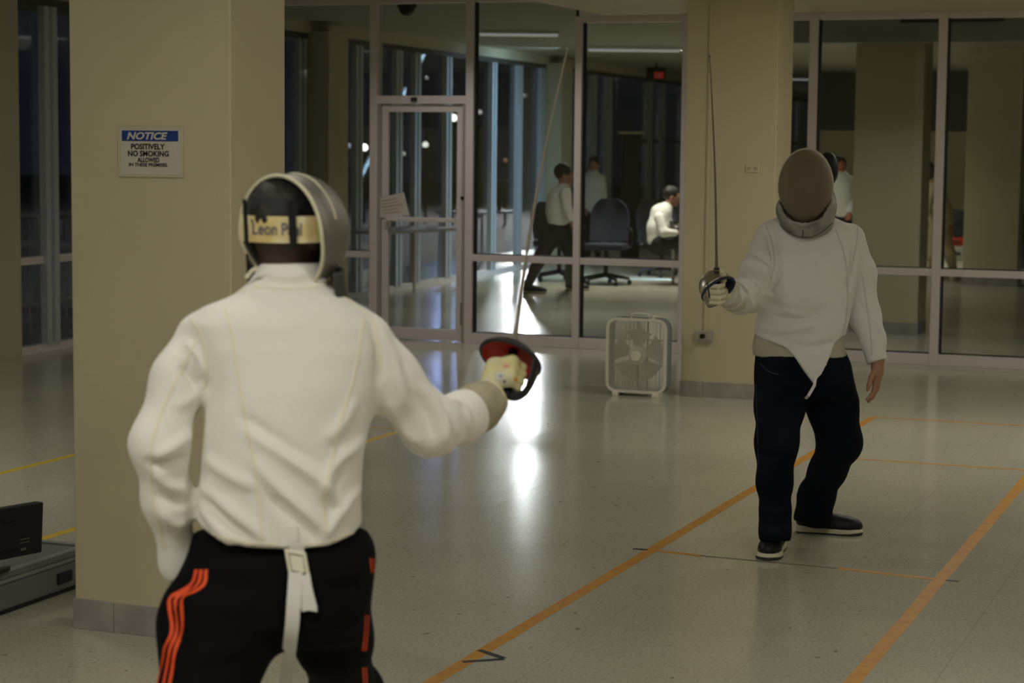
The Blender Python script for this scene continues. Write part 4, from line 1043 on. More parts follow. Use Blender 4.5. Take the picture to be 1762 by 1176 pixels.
tj = bvh(jv, jf)
SL = [[(388, 530), (402, 590), (410, 652), (428, 750), (446, 838), (450, 930)], [(625, 548), (614, 639), (583, 732), (569, 807), (556, 851), (561, 915)], [(339, 586), (304, 652), (269, 728), (257, 794), (262, 860), (284, 945)],
      [(316, 537), (348, 573), (358, 625), (352, 670)], [(642, 550), (650, 590), (655, 640)], [(345, 912), (400, 932), (500, 940), (560, 937), (612, 914)], [(436, 492), (480, 498), (530, 497), (560, 490)], [(425, 500), (380, 512), (330, 532)], [(572, 500), (605, 520), (640, 548)]]
seams(tj, SL, PIPING, near, 'jacket_seam', .0016)
bx_ = onsurf(tj, [(496, 905), (498, 940)], 6); MB().ribbon(bx_[0], bx_[1], .038, .003).build('strap_tab', WHITEL, near, True)
# -- trousers
legL = pchain([(402, 985, 4.40, 72), (374, 1085, 4.34, 92), (345, 1250, 4.25, 78), (335, 1400, 4.22, 62), (322, 1560, 4.22, 46)], .05, cut1=0)
legR = pchain([(556, 985, 4.42, 72), (573, 1100, 4.48, 58), (596, 1200, 4.72, 58), (604, 1330, 4.76, 48), (600, 1470, 4.74, 38)], .05, cut1=0)
hips = loft([(915, 334, 632, 4.39, .118), (935, 332, 642, 4.39, .128), (960, 328, 645, 4.38, .136), (990, 322, 640, 4.38, .14), (1015, 300, 636, 4.38, .142), (1060, 292, 628, 4.38, .138), (1100, 302, 618, 4.40, .10)], 2.3)
tro = union([hips, legL, legR], .05)
lo, hi = bnd(pbx(260, 905, 665, 1600, 4.1, 4.85), .02)
print('trousers')
TF = [([(330, 1000), (300, 1030), (292, 1045)], -.010, .012), ([(292, 1050), (300, 1090), (320, 1120)], -.008, .014), ([(345, 1000), (400, 1012), (460, 1000)], -.004, .012), ([(300, 1030), (380, 1050), (440, 1045)], .006, .014), ([(640, 1000), (600, 1015), (560, 1010)], -.006, .012), ([(310, 1130), (380, 1125), (440, 1110)], .006, .012), ([(636, 1020), (625, 1050), (610, 1080)], .006, .012)]
too, tv, tf_ = soft('trousers', tro, lo, hi, .0085, BLACKC, near, wr=.0035, wsc=13, seed=7, folds=TF)
tt_ = bvh(tv, tf_)
for k in range(3):
    ox = k*10.5
    L = [(338+ox*.8, 981), (333+ox, 1005), (314+ox*1.15, 1018), (291+ox, 1028), (292+ox, 1050), (297+ox*.85, 1075), (295+ox*.8, 1095), (283+ox*.95, 1115), (281+ox*.85, 1135), (275+ox, 1160), (268+ox, 1190), (268+ox, 1300)]
    p, n = onsurf(tt_, L, 5)
    if len(p) > 3: MB().ribbon(p, n, .0085, .0016).build('side_stripe', ORANGE, near, True)
for L in ([(641, 962), (643, 985)], [(633, 1060), (631, 1090), (628, 1120)], [(628, 1150), (630, 1176), (628, 1200)]):
    for k in range(2):
        p, n = onsurf(tt_, [(x+1-5*k, y) for x, y in L], 4)
        if len(p) > 1: MB().ribbon(p, n, .004, .0016).build('side_stripe', ORANGE, near, True)
# -- crotch strap with buckle
def strap(pts, d_off, wd, name, m, th=.0025):
    P3 = []; 
    for x, y, dd in pts: h_ = cast(tt_, x, y); P3.append(P(x, y, min(dd, (h_[0]-CAM)@Fv-.016) if h_ is not None else dd))
    n = [-Fh]*len(P3); MB().ribbon(P3, n, wd, th).build(name, m, near, True)
hit = cast(tt_, 514, 965); ds = (hit[0]-CAM)@Fv if hit is not None else 4.25
print('strap depth', ds)
STR = mat('white_webbing', (.74, .72, .68), .8, bump=.2, bscale=300)
strap([(510, 938, ds-.03), (511, 955, ds-.02), (514, 972, ds-.018)], 0, .031, 'strap', STR)
strap([(520, 990, ds-.018), (524, 1015, ds-.016), (529, 1035, ds-.018), (533, 1050, ds-.022)], 0, .033, 'strap', STR)
strap([(509, 985, ds-.010), (506, 1030, ds-.006), (503, 1075, ds), (499, 1110, ds+.05), (494, 1150, ds+.14), (490, 1190, ds+.22)], 0, .029, 'strap', STR)
bc = P(512, 972, ds-.024); bx, bz = nrm(Rh*.985-Zh*.17), nrm(Zh*.985+Rh*-.17)
b = MB()
for (ox, oz, hx, hz2) in ((-.019, 0, .0035, .029), (.019, 0, .0035, .029), (0, .026, .019, .0035), (0, -.026, .021, .004), (0, .002, .014, .017)):
    b.obox(bc+bx*ox+bz*oz, bx, nrm(np.cross(bx, bz)), bz, hx, .004, hz2, .0015)
b.build('buckle', mat('ivory_buckle', (.80, .77, .62), .45), near)
b = MB(); b.obox(P(531, 1046, ds-.026), bx, nrm(np.cross(bx, bz)), bz, .0175, .003, .006, .001); b.build('strap_end', STR, near)
# -- head and mask
FD1 = nrm(Rh*.53+Fh*.84+Zh*.07)
f1, s1_, u1 = mask_frame(FD1)
hc1 = P(508, 396, 4.35)+FD1*.022-Rh*.020
hs, hp, HT = head_sdf(hc1, f1, s1_, u1, .92)
neck = pchain([(488, 420, 4.36, 44), (496, 490, 4.37, 42)], .03)
fistN, fpN = fist(gripc, bdir, kdir, w_dir=-Fh, s=.98, wrist=wristN, wrist_r=.034)
bodyT = loft([(500, 430, 560, 4.35, .04), (560, 350, 630, 4.35, .08), (700, 365, 625, 4.35, .09), (850, 362, 605, 4.37, .09), (940, 350, 615, 4.38, .10), (1040, 330, 620, 4.38, .09)], 2.2)
body = union([bodyT, neck, pchain([(355, 590, 4.36, 34), (281, 765, 4.32, 30), (306, 960, 4.42, 20), (318, 1000, 4.43, 20)], .03), pchain([(620, 592, 4.37, 34), (742, 734, 4.46, 28), (812, 706, 4.62, 24), (840, 690, 4.655, 22)], .03),
              pchain([(400, 1000, 4.4, 58), (350, 1240, 4.25, 44), (322, 1560, 4.22, 24), (320, 1590, 4.22, 22)], .03), pchain([(560, 1000, 4.42, 58), (596, 1200, 4.72, 42), (600, 1470, 4.74, 24), (600, 1500, 4.74, 22)], .03)], .03)
hv, hq = nets(union([hs, neck], .03), *bnd(hp+[P(440, 480, 4.3), P(550, 490, 4.4)], .02), .006)
lo, hi = bnd(pbx(222, 430, 860, 1610, 4.15, 4.85), .02)
soft('body', body, lo, hi, .013, SKIND, near, extra=[(relax(hv, hq, 1), hq)])
hair_cap(hc1, f1, s1_, u1, HAIR, near, .93)
fv_, fq_ = nets(fistN, *bnd(fpN, .02), .0035)
GL = mat('doodled_yellow_glove', (.62, .57, .27), .8, noise=.5, nscale=14, col2=(.56, .53, .40))
gl, = [link('glove', relax(fv_, fq_, 1), fq_, GL, near, True)]
tg = bvh(fv_, fq_)
for (x, y, w_, h_, m_) in ((860, 648, 13, 12, mat('glove_print_grey', (.55, .56, .52), .7)), (862, 648, 6, 5, mat('glove_print_navy', (.05, .06, .16), .7)), (871, 630, 9, 6, mat('glove_print_pink', (.70, .30, .24), .7)), (887, 653, 5, 6, mat('glove_print_orange', (.75, .30, .03), .7)),
                           (850, 665, 7, 4, mat('glove_print_green', (.45, .55, .04), .7)), (885, 675, 6, 8, mat('glove_print_blue', (.22, .28, .32), .7)), (868, 657, 4, 4, mat('glove_print_navy', (0, 0, 0)))):
    v = []; ok = True
    for i in range(5):
        for j in range(5):
            hh = cast(tg, x+w_*(i/4-.5), y+h_*(j/4-.5))
            if hh is None: ok = False; break
            v.append(hh[0]+hh[1]*.0008)
        if not ok: break
    if ok:
        k = len(v); v += [q_ for q_ in [p*1.0 for p in v]]; v[:25] = [p+nrm(CAM-p)*.0006 for p in v[:25]]
        f = [(i*5+j, i*5+j+1, i*5+j+6, i*5+j+5) for i in range(4) for j in range(4)]
        MB().add(v[:25], f).build('glove_print', m_, near, True)
# glove cuff
cuffm = mat('grey_beige_cuff', (.43, .39, .27), .85, noise=.25, nscale=18, bump=.2, bscale=200)
cu = pchain([(796, 718, 4.60, 43), (822, 702, 4.635, 40), (846, 685, 4.665, 34)], .02, cut0=0, cut1=.004)
lo, hi = bnd(pbx(740, 630, 900, 780, 4.5, 4.8), .0)
soft('glove_cuff', cu, lo, hi, .005, cuffm, near, wr=.0012, wsc=40, seed=2)
a_, b_ = P(842, 688, 4.66), P(850, 682, 4.67); MB().tube([a_, b_], [.0425, .0415], 24).build('wrist_band', mat('yellowed_band', (.62, .57, .36), .8), near, True)
# left shoe / right shoe (below the frame but standing on the floor)
lfp = P(322, 1560, 4.22); rfp = P(600, 1470, 4.74)
shoe(near, lfp-Rh*.0, math.atan2(Rh[1], Rh[0])+PI*.9); shoe(near, rfp-nrm([FD1[0], FD1[1], 0])*.05, math.atan2(FD1[1], FD1[0]))
# mask
MM1 = mesh_material('wire_mesh_grey', (.22, .205, .18), .86, .98)
mo1 = P(509, 402, 4.35)
TRIM = mat('pale_rim', (.62, .59, .42), .5)
mk, rim, sm = dome(mo1, f1, s1_, u1, .110, .128, .128, .126, 'mask_mesh', MM1, near, back=.052)
MB().tube([*rim, rim[0]], .0042, 8, False).build('mask_rim', TRIM, near, True)
MB().tube([q_+f1*.004 for q_ in sm[2:23]], .0022, 6, False).build('mask_binding', TRIM, near, True)
# back strap (elastic with print) wraps round the back of the head
def band(z0, z1, a0, a1, ra, rb, name, m, cen=hc1, fs_=(f1, s1_, u1), th=.003, N=28, droop=0.0):
    f_, s_, u_ = fs_; v = []
    for i in range(N+1):
        an = math.radians(a0+(a1-a0)*i/N); c_ = cen+s_*ra*math.sin(an)-f_*rb*math.cos(an)-u_*droop*abs(math.sin(an))**2
        o_ = nrm(s_*math.sin(an)/ra-f_*math.cos(an)/rb)
        for z, e in ((z0, 0), (z1, 0), (z1, th), (z0, th)): v.append(c_+u_*z+o_*e)
    f = []
    for i in range(N):
        for k in range(4): A, B = i*4+k, i*4+(k+1) % 4; f.append((A, B, B+4, A+4))
    f += [(3, 2, 1, 0), tuple(N*4+k for k in range(4))]
    return MB().add(v, f).build(name, m, near, True)
el = band(-.018, .038, -84, 84, .105, .105, 'elastic_strap', ELAST, th=.004, droop=.004)
band(-.022, .072, -24, -19, .111, .111, 'black_strap', BLACK, th=.004); band(-.020, .072, 35, 43, .111, .111, 'black_strap', BLACK, th=.005)
band(.041, .080, -14, 34, .100, .100, 'rear_tongue', mat('dark_plastic_tongue', (.03, .034, .036), .4), th=.005)
band(-.12, -.050, -84, -40, .100, .095, 'black_strap', BLACK, th=.004)
bvE = None
ev = np.array([tuple(q_.co) for q_ in el.data.vertices])+wloc(el); tE = BVHTree.FromPolygons([tuple(q_) for q_ in ev], [tuple(p.vertices) for p in el.data.polygons])
def print_on(tree, body_, x0, x1, y0, y1, m, parent, skew=0.0, name='strap_lettering'):
    v, f = text(body_, 1.0, .012); mn, mx = v.min(0), v.max(0); out = []
    for p in v:
        px = x0+(x1-x0)*(p[0]-mn[0])/(mx[0]-mn[0]); py = y1-(y1-y0)*(p[1]-mn[1])/(mx[1]-mn[1])+skew*(px-x0)
        h = cast(tree, px, py)
        if h is None: return
        out.append(h[0]+(CAM-h[0])/np.linalg.norm(CAM-h[0])*(.0016+.0006*(p[2] > 0)))
    link(name, out, f, m, parent)
print_on(tE, 'Leon Paul', 434, 519, 382, 404, mat('grey_navy_print', (.10, .10, .13), .7), near, .03)
# bib and inner padding seen through the open back
def bib(cen, f_, s_, u_, parent, m, ra, rb, z0, z1, a0, a1, flare=.02, name='bib', th=.006):
    v = []; N = 30; M_ = 8
    for i in range(N+1):
        an = math.radians(a0+(a1-a0)*i/N)
        for j in range(M_+1):
            t = j/M_; z = z0+(z1-z0)*t; e = 1+flare*t/ra
            v.append(cen+s_*ra*e*math.sin(an)+f_*rb*e*math.cos(an)+u_*(z*(1-.25*(1-math.cos(an))*.5*t)))
    f = []
    for i in range(N):
        for j in range(M_): A = i*(M_+1)+j; f.append((A, A+1, A+M_+2, A+M_+1))
    o = link(name, v, f, m, parent, True); md = o.modifiers.new('t', 'SOLIDIFY'); md.thickness = th; return o
bib(mo1+f1*.0, f1, s1_, u1, near, mat('dark_bib', (.035, .03, .028), .7), .098, .085, -.08, -.185, -95, 95, .01)
tr_ = [P(556, 470, 4.36), P(566, 483, 4.36), P(577, 500, 4.35)]; MB().tube(tr_, .006, 8).build('bib_edge', mat('yellow_bib_edge', (.35, .30, .12), .8), near, True)
MB().tube([P(424, 478, 4.30), P(434, 466, 4.29), P(441, 462, 4.28)], .0045, 8).build('collar_edge', PIPING, near, True)
# sabre
s_near = sabre(gc, bdir, kdir, ndir, .86, 'red-lined black-rimmed sabre held up by the near fencer', None, bend=(-Rh*.012), padm=RED, shell=mat('black_guard', (.02, .02, .024), .35, metal=.4), bladem=BLADEL, blade_end=tip, gscale=1.03, bowl=.030, gb=Zh*.72+Rh*.34+Fh*.66, rimr=.0055)
# ------------------------------------------------------------------ FAR FENCER (facing us)
far = empty('person', (*fl(1390, 940)[:2], 0), 'far fencer facing us in a mesh mask, white jacket, navy jeans and black trainers', 'person')
T2 = loft([(372, 1346, 1432, 8.5, .060), (384, 1322, 1456, 8.5, .085), (398, 1308, 1476, 8.5, .105), (430, 1304, 1482, 8.5, .118), (480, 1312, 1474, 8.48, .125), (530, 1306, 1464, 8.46, .128), (570, 1299, 1456, 8.46, .130), (600, 1297, 1450, 8.46, .132), (640, 1300, 1450, 8.46, .134), (680, 1300, 1450, 8.46, .134)], 2.4)
A2R = pchain([(1326, 410, 8.48, 27), (1306, 468, 8.36, 31), (1292, 506, 8.22, 29), (1272, 512, 8.06, 26), (1256, 509, 7.95, 24)], .045, cut1=0)
A2L = pchain([(1464, 410, 8.52, 24), (1480, 470, 8.54, 25), (1489, 545, 8.52, 24), (1502, 585, 8.48, 19.5), (1508, 617, 8.46, 17.5)], .04, cut1=0)
h2 = [(1285, 574), (1300, 580), (1330, 590), (1352, 599), (1368, 616), (1398, 662), (1411, 664), (1425, 628), (1440, 592), (1450, 584), (1470, 582)]
hu2 = np.array([P(x, y, 8.33)@Rh for x, y in h2], np.float32); hz2_ = np.array([P(x, y, 8.33)[2] for x, y in h2], np.float32)
zb2 = P(1370, 596, 8.33)[2]; vf = P(1370, 596, 8.46)@Fh
def jk2(p):
    t = T2(p); z = p[..., 2]; cut = np.interp(p@Rh.astype(np.float32), hu2, hz2_)-z
    back = np.where(z < zb2-.004, (p@Fh.astype(np.float32))-(vf-.075), -1)
    return smin(smin(np.maximum(np.maximum(t, cut), back), A2R(p), .03), A2L(p), .02)
lo, hi = bnd(pbx(1225, 365, 1540, 670, 7.85, 8.75), .02)
F2 = [([(1330, 545), (1370, 552), (1410, 540)], -.008, .012), ([(1345, 520), (1380, 528), (1420, 520)], .007, .014), ([(1350, 535), (1375, 545), (1400, 543)], .006, .010), ([(1310, 500), (1340, 520), (1360, 522)], .006, .014), ([(1300, 560), (1350, 572), (1400, 560)], .006, .014),
      ([(1355, 592), (1400, 600), (1435, 590)], -.006, .012), ([(1262, 470), (1290, 478), (1308, 492)], -.012, .010), ([(1265, 482), (1288, 492), (1300, 508)], .010, .009), ([(1275, 450), (1300, 452), (1320, 465)], .007, .012), ([(1290, 430), (1310, 440), (1325, 455)], -.006, .010), ([(1272, 500), (1285, 515), (1293, 528)], .008, .009),
      ([(1320, 400), (1332, 440), (1328, 480)], -.007, .010), ([(1470, 425), (1468, 470), (1458, 500)], -.007, .012), ([(1455, 500), (1450, 540), (1446, 575)], .005, .012), ([(1497, 550), (1508, 560), (1515, 575)], .006, .009), ([(1478, 520), (1490, 535), (1498, 540)], -.005, .008), ([(1385, 430), (1420, 470), (1430, 520)], .004, .02), ([(1360, 430), (1350, 480), (1355, 520)], .004, .02)]
F2 = [(p_, a_*2.0, w_) for p_, a_, w_ in F2]; print('jacket2')
j2, v2_, f2_ = soft('jacket', jk2, lo, hi, .0068, WHITER, far, wr=.0032, wsc=14, seed=11, folds=F2, it=2)
t2 = bvh(v2_, f2_)
seams(t2, [[(1438, 395), (1455, 440), (1460, 500), (1455, 560), (1446, 588)], [(1318, 388), (1330, 420), (1334, 455), (1326, 482)], [(1476, 388), (1474, 420), (1464, 470)], [(1483, 470), (1492, 530), (1499, 580), (1500, 618)], [(1354, 597), (1376, 624), (1399, 658)], [(1435, 598), (1422, 630), (1411, 660)]], SEAMR, far, 'jacket_seam', .0013, 5)
cuff = pchain([(1506, 612, 8.465, 19), (1509, 622, 8.46, 18)], .01, cut0=.003, cut1=.003)
lo, hi = bnd(pbx(1480, 595, 1540, 640, 8.4, 8.55), .01); soft('cuff', cuff, lo, hi, .006, WHITER, far)
sb = P(1445, 562, 8.33)
# undershirt
us = loft([(560, 1302, 1450, 8.46, .108), (600, 1295, 1453, 8.46, .113), (613, 1297, 1457, 8.46, .118)], 2.4)
lo, hi = bnd(pbx(1285, 555, 1465, 620, 8.25, 8.65), .02)
def us_(p): return us(p)
soft('undershirt', us_, lo, hi, .007, mat('cream_undershirt', (.46, .43, .34), .85), far, wr=.003, wsc=26, seed=5)
# jeans
J1 = pchain([(1346, 640, 8.45, 44), (1342, 700, 8.40, 41), (1337, 762, 8.32, 36), (1332, 830, 8.34, 29), (1334, 880, 8.36, 24), (1334, 915, 8.35, 24), (1334, 931, 8.35, 24)], .04, cut1=0)
J2 = pchain([(1415, 640, 8.50, 44), (1432, 700, 8.52, 42), (1444, 762, 8.54, 36), (1424, 810, 8.66, 31), (1405, 855, 8.76, 29), (1399, 892, 8.80, 29), (1397, 902, 8.80, 29)], .04, cut1=0)
HP2 = loft([(604, 1300, 1453, 8.46, .112), (625, 1300, 1462, 8.46, .122), (660, 1301, 1470, 8.46, .130), (684, 1308, 1470, 8.46, .11)], 2.4)
lo, hi = bnd(pbx(1285, 600, 1495, 955, 8.15, 8.95), .02)
JF = [([(1302, 765), (1320, 775), (1345, 770)], .008, .008), ([(1302, 780), (1325, 790), (1350, 785)], -.006, .008), ([(1312, 915), (1335, 922), (1356, 915)], .010, .009), ([(1312, 900), (1330, 906), (1355, 902)], -.008, .008), ([(1378, 880), (1400, 888), (1430, 880)], .009, .010), ([(1410, 770), (1440, 780), (1470, 775)], .007, .010), ([(1305, 650), (1340, 655), (1380, 675)], .006, .012), ([(1460, 650), (1430, 665), (1400, 685)], .006, .012), ([(1315, 880), (1335, 885), (1354, 880)], .006, .009)]
print('jeans')
jn, v3, f3 = soft('jeans', union([HP2, J1, J2], .035), lo, hi, .008, DENIM, far, wr=.0035, wsc=18, seed=21, folds=JF)
t3 = bvh(v3, f3)
seams(t3, [[(1301, 660), (1303, 720), (1305, 800)], [(1308, 625), (1320, 640), (1340, 645)]], mat('denim_seam', (.02, .025, .04), .8), far, 'jeans_seam', .0012, 6)
sp_ = [P(1404, 645, 8.30), P(1401, 664, 8.29), P(1391, 681, 8.30), P(1384, 688, 8.36)]
MB().ribbon(sp_, [-Fh]*4, .012, .003).build('crotch_strap', WHITER, far)
# shoes: front foot points to the near fencer/camera, rear foot to the photo's right
ff = fl(1337, 941); ang = math.atan2(*(fl(1318, 967)-ff)[[1, 0]]); shoe(far, ff, ang, .31, .118)
rf = fl(1371, 915); ang2 = math.atan2(*(fl(1483, 921)-rf)[[1, 0]]); shoe(far, rf, ang2, np.linalg.norm((fl(1483, 922)-rf)[:2]), .108)
# head, mask
FD2 = nrm(-Rh*.17-Fh*.97-Zh*.05); f2, s2, u2 = mask_frame(FD2)
hc2 = P(1388, 322, 8.47); hs2, hp2, HT2 = head_sdf(hc2, f2, s2, u2, .93)
neck2 = pchain([(1392, 350, 8.47, 24), (1392, 392, 8.5, 25)], .02)
ohf, ohp = open_hand(P(1510, 622, 8.46), nrm(-Zh+Rh*.02), nrm(-Rh*.75-Fh*.5), nrm(-Fh*.8-Rh*.4), 1.0)
gc2 = P(1233, 464, 7.84); tip2 = P(1221, 97, 7.62); b2 = nrm(tip2-gc2)
GB2 = nrm(-Rh*.45+Zh*.65+Fh*.60); k2 = nrm(-Rh*.60-Zh*.75); k2 = nrm(k2-b2*np.dot(k2, b2)); n2 = np.cross(b2, k2)
if n2@Rh > 0: n2 = -n2
gr2 = P(1234, 504, 7.845); wr2 = P(1254, 510, 7.95)
k2g = nrm(-Fh*.8-Rh*.5)
fi2, fp2 = fist(gr2, b2, k2g, w_dir=-Rh*.7+Fh*.3, s=1.08, wrist=wr2, wrist_r=.034)
bT2 = loft([(385, 1350, 1430, 8.5, .04), (410, 1325, 1462, 8.5, .08), (520, 1322, 1452, 8.47, .095), (600, 1312, 1442, 8.46, .10), (660, 1315, 1450, 8.46, .10)], 2.2)
body2 = union([bT2, neck2, pchain([(1335, 415, 8.48, 18), (1292, 506, 8.22, 15), (1256, 509, 7.96, 11)], .03), pchain([(1460, 415, 8.52, 17), (1488, 545, 8.52, 14), (1509, 620, 8.46, 11)], .03),
               pchain([(1348, 650, 8.45, 32), (1337, 762, 8.32, 24), (1335, 905, 8.38, 13), (1336, 918, 8.38, 11)], .03), pchain([(1415, 650, 8.5, 32), (1442, 762, 8.54, 24), (1396, 880, 8.80, 13), (1394, 892, 8.80, 11)], .03)], .03)
hv, hq = nets(union([hs2, neck2], .03), *bnd(hp2+[P(1360, 400, 8.4), P(1420, 400, 8.5)], .02), .0055)
ov, oq = nets(ohf, *bnd(ohp, .015), .0038)
lo, hi = bnd(pbx(1240, 370, 1540, 945, 7.9, 9.0), .02)
soft('body', body2, lo, hi, .013, SKIN, far, extra=[(relax(hv, hq, 1), hq), (relax(ov, oq, 1), oq)])
eyes_mouth(far, HT2, .93)
hair_cap(hc2, f2, s2, u2, HAIR, far, .95, 4)
MM2 = mesh_material('wire_mesh_brown', (.27, .23, .17), .62, .97, .8)
m2c = P(1386, 322, 8.41)
mk2, rim2, sm2 = dome(m2c, f2, s2, u2, .111, .155, .172, .15, 'mask_mesh', MM2, far, back=.04, taper=.30)
TR2 = mat('grey_leather_trim', (.55, .50, .40), .6)
MB().tube([*rim2, rim2[0]], .0045, 8, False).build('mask_rim', TR2, far, True)
MB().tube([q_+f2*.002 for q_ in sm2]+[sm2[0]+f2*.002], .0032, 6, False).build('mask_binding', TR2, far, True)
b = []
for ring_, o_ in ((sm2, .0015), (rim2, .0015)):
    b += [q_+nrm(q_-m2c-f2*np.dot(q_-m2c, f2))*o_ for q_ in ring_]
nb_ = len(sm2); link('mask_side_trim', b, [(i, (i+1) % nb_, nb_+(i+1) % nb_, nb_+i) for i in range(nb_)], mat('pale_leather_trim', (.50, .46, .38), .6), far, True)
MB().tube([q_-f2*.018+(q_-m2c)*.008 for q_ in sm2[0:22]], .0016, 6, False).build('mask_trim_line', GASKET, far, True)
# back pad (black) beside the mask on the photo's right
pc = P(1424, 292, 8.50)
soft('rear_pad', lambda p: ell(p, pc, (.045, .05, .075), np.array([s2, f2, u2])), *bnd([pc], .1), .007, BLACK, far)
bibm = mat('silver_grey_bib', (.42, .41, .37), .5, noise=.5, nscale=11, col2=(.15, .15, .14), bump=.2, bscale=60)
bf = union([lambda p: ell(p, P(1387, 362, 8.445), (.126, .115, .090), np.array([s2, f2, u2])), lambda p: ell(p, P(1388, 385, 8.415), (.106, .10, .064), np.array([s2, f2, u2])), lambda p: ell(p, P(1412, 345, 8.46), (.060, .07, .085), np.array([s2, f2, u2]))], .03)
msk = lambda p: -ell(p, m2c+f2*.01, (.108, .165, .172), np.array([s2, f2, u2]))
lo, hi = bnd(pbx(1325, 300, 1450, 425, 8.2, 8.65), .02)
BF = [([(1350, 385), (1385, 398), (1420, 385)], -.007, .008), ([(1365, 400), (1388, 410), (1412, 400)], .004, .007), ([(1340, 350), (1345, 375), (1360, 390)], .006, .008), ([(1425, 345), (1418, 370), (1400, 388)], -.007, .008), ([(1432, 350), (1428, 375), (1418, 390)], .006, .007)]
bo, bv_, bq_ = soft('bib', lambda p: np.maximum(bf(p), msk(p)), lo, hi, .006, bibm, far, wr=.0015, wsc=35, seed=9, folds=BF)
tb = bvh(bv_, bq_); seams(tb, [[(1340, 385), (1360, 402), (1388, 411), (1412, 402), (1432, 384)], [(1382, 396), (1381, 409)]], mat('dark_bib_seam', (.08, .08, .07), .7), far, 'bib_seam', .0012, 4)
# glove
v, q_ = nets(fi2, *bnd(fp2, .02), .0036); link('glove', relax(v, q_, 1), q_, CREAM, far, True)
cu2 = pchain([(1250, 507, 7.92, 19), (1262, 511, 7.99, 24), (1272, 512, 8.05, 27)], .02, cut0=0, cut1=0)
lo, hi = bnd(pbx(1235, 470, 1300, 550, 7.85, 8.15), .0); soft('glove_cuff', cu2, lo, hi, .0055, mat('pale_cuff', (.62, .60, .52), .85), far, wr=.001, wsc=40, seed=2)
sabre(gc2, b2, k2, n2, .83, 'worn steel sabre held upright by the far fencer', None, bend=Rh*.006, padm=NAVY, shell=STEEL, rimm=NAVY, bladem=BLADE, blade_end=tip2, gscale=1.0, bowl=.085, bw=.040, gb=GB2, capc=P(1236, 497, 7.86)+GB2*.080, rimr=.0055)
# ------------------------------------------------------------------ PEOPLE BEYOND THE GLASS
def bg_person(label, base, head, fdir, torso, arms, legs, jm, tm, skin, hairm, res=.012, shoes=None, coat=None):
    r = empty('person', (base[0], base[1], 0), label, 'person')
    fdir = nrm(fdir); f_, s_, u_ = mask_frame(fdir); hs_, hp_, T_ = head_sdf(head, f_, s_, u_, .98)
    nk = chain([(head-u_*.06-f_*.01, .055), (torso[0][0], .052)], .02)
    limbs = [chain([(p, rr*.72) for p, rr in c_], .03) for c_ in arms+legs]
    hands = []
    for c_ in arms:
        d_ = nrm(c_[-1][0]-c_[-2][0]); sd = nrm(np.cross(d_, Zh)+[0, 0, 1e-3]); fw = nrm(np.cross(sd, d_)); hf, hpt = open_hand(c_[-1][0]+d_*.01, d_, fw, sd, .95); hands.append((hf, hpt))
    bodyf = union([chain([(p, rr*.8) for p, rr in torso], .05), nk]+limbs, .03)
    allp = [p for c_ in [torso]+arms+legs for p, _ in c_]+[head]
    ex = []
    v, q = nets(union([hs_, nk], .02), *bnd(hp_, .02), .008); ex.append((relax(v, q, 1), q))
    for hf, hpt in hands: v, q = nets(hf, *bnd(hpt, .01), .0055); ex.append((v, q))
    soft('body', bodyf, *bnd(allp, .2), .016, skin, r, extra=ex)
    soft('jacket', union([chain(torso, .06)]+[chain(c_, .03, cut1=0) for c_ in arms], .04), *bnd([p for c_ in [torso]+arms for p, _ in c_], .22), res, jm, r, wr=.005, wsc=14, seed=len(label))
    soft('trousers', union([chain([(torso[-1][0]-np.array([0, 0, .03]), torso[-1][1]*.93), (torso[-1][0]-np.array([0, 0, .08]), torso[-1][1]*.9)], .05)]+[chain(c_, .03, cut1=0) for c_ in legs], .05), *bnd([p for c_ in [torso[-1:]]+legs for p, _ in c_], .22), res, tm, r, wr=.004, wsc=12, seed=3)
    hair_cap(head, f_, s_, u_, hairm, r, 1.0, 2)
    for c_, an in zip(legs, shoes): shoe(r, c_[-1][0]-np.array([math.cos(an), math.sin(an), 0])*.05, an, .27, .10)
    return r
JB = mat('white_cotton_far', (.82, .82, .76), .85)
BT = mat('black_trousers_far', (.012, .012, .014), .8)
angR = math.atan2(Rh[1], Rh[0])
dA = 22.3
pp = lambda x, y, d=dA: P(x, y, d)
floorz = lambda q, z: np.array([q[0], q[1], z])
bg_person('walking person in a white fencing jacket and black trousers beyond the glass', fl(955, 500), pp(971, 301), Rh+Fh*.1,
          [(pp(969, 325), .07), (pp(963, 340), .125), (pp(961, 362), .13), (pp(962, 384), .125)],
          [[(pp(972, 334, 22.1), .06), (pp(976, 358, 22.05), .052), (pp(984, 382, 22.05), .042)], [(pp(958, 334, 22.5), .06), (pp(955, 360, 22.55), .05), (pp(962, 380, 22.5), .042)]],
          [[(pp(957, 395), .10), (pp(932, 440, 22.2), .08), (floorz(fl(907, 505), .085), .05)], [(pp(968, 395), .10), (pp(984, 440, 22.3), .08), (floorz(fl(981, 500), .085), .052)]],
          JB, BT, SKIN, HAIR, shoes=[angR-.2, angR])
dB = 24.6; pp = lambda x, y, d=dB: P(x, y, d)
bg_person('seated person in a white jacket typing, beside the middle pillar beyond the glass', fl(1145, 478), pp(1156, 338), Rh+Fh*.05-Zh*.12,
          [(pp(1148, 357), .065), (pp(1138, 368), .12), (pp(1134, 392), .135), (pp(1133, 412), .135)],
          [[(pp(1134, 374, 24.4), .06), (pp(1142, 400, 24.35), .05), (pp(1166, 401, 24.4), .04)], [(pp(1146, 374, 24.8), .06), (pp(1156, 396, 24.85), .05), (pp(1176, 396, 24.8), .04)]],
          [[(pp(1136, 418, 24.5), .09), (pp(1176, 416, 24.5), .075), (floorz(pp(1178, 440, 24.5), .085), .05)], [(pp(1138, 418, 24.7), .09), (pp(1182, 418, 24.75), .075), (floorz(pp(1190, 440, 24.8), .085), .05)]],
          JB, BT, SKIN, HAIR, shoes=[angR, angR])
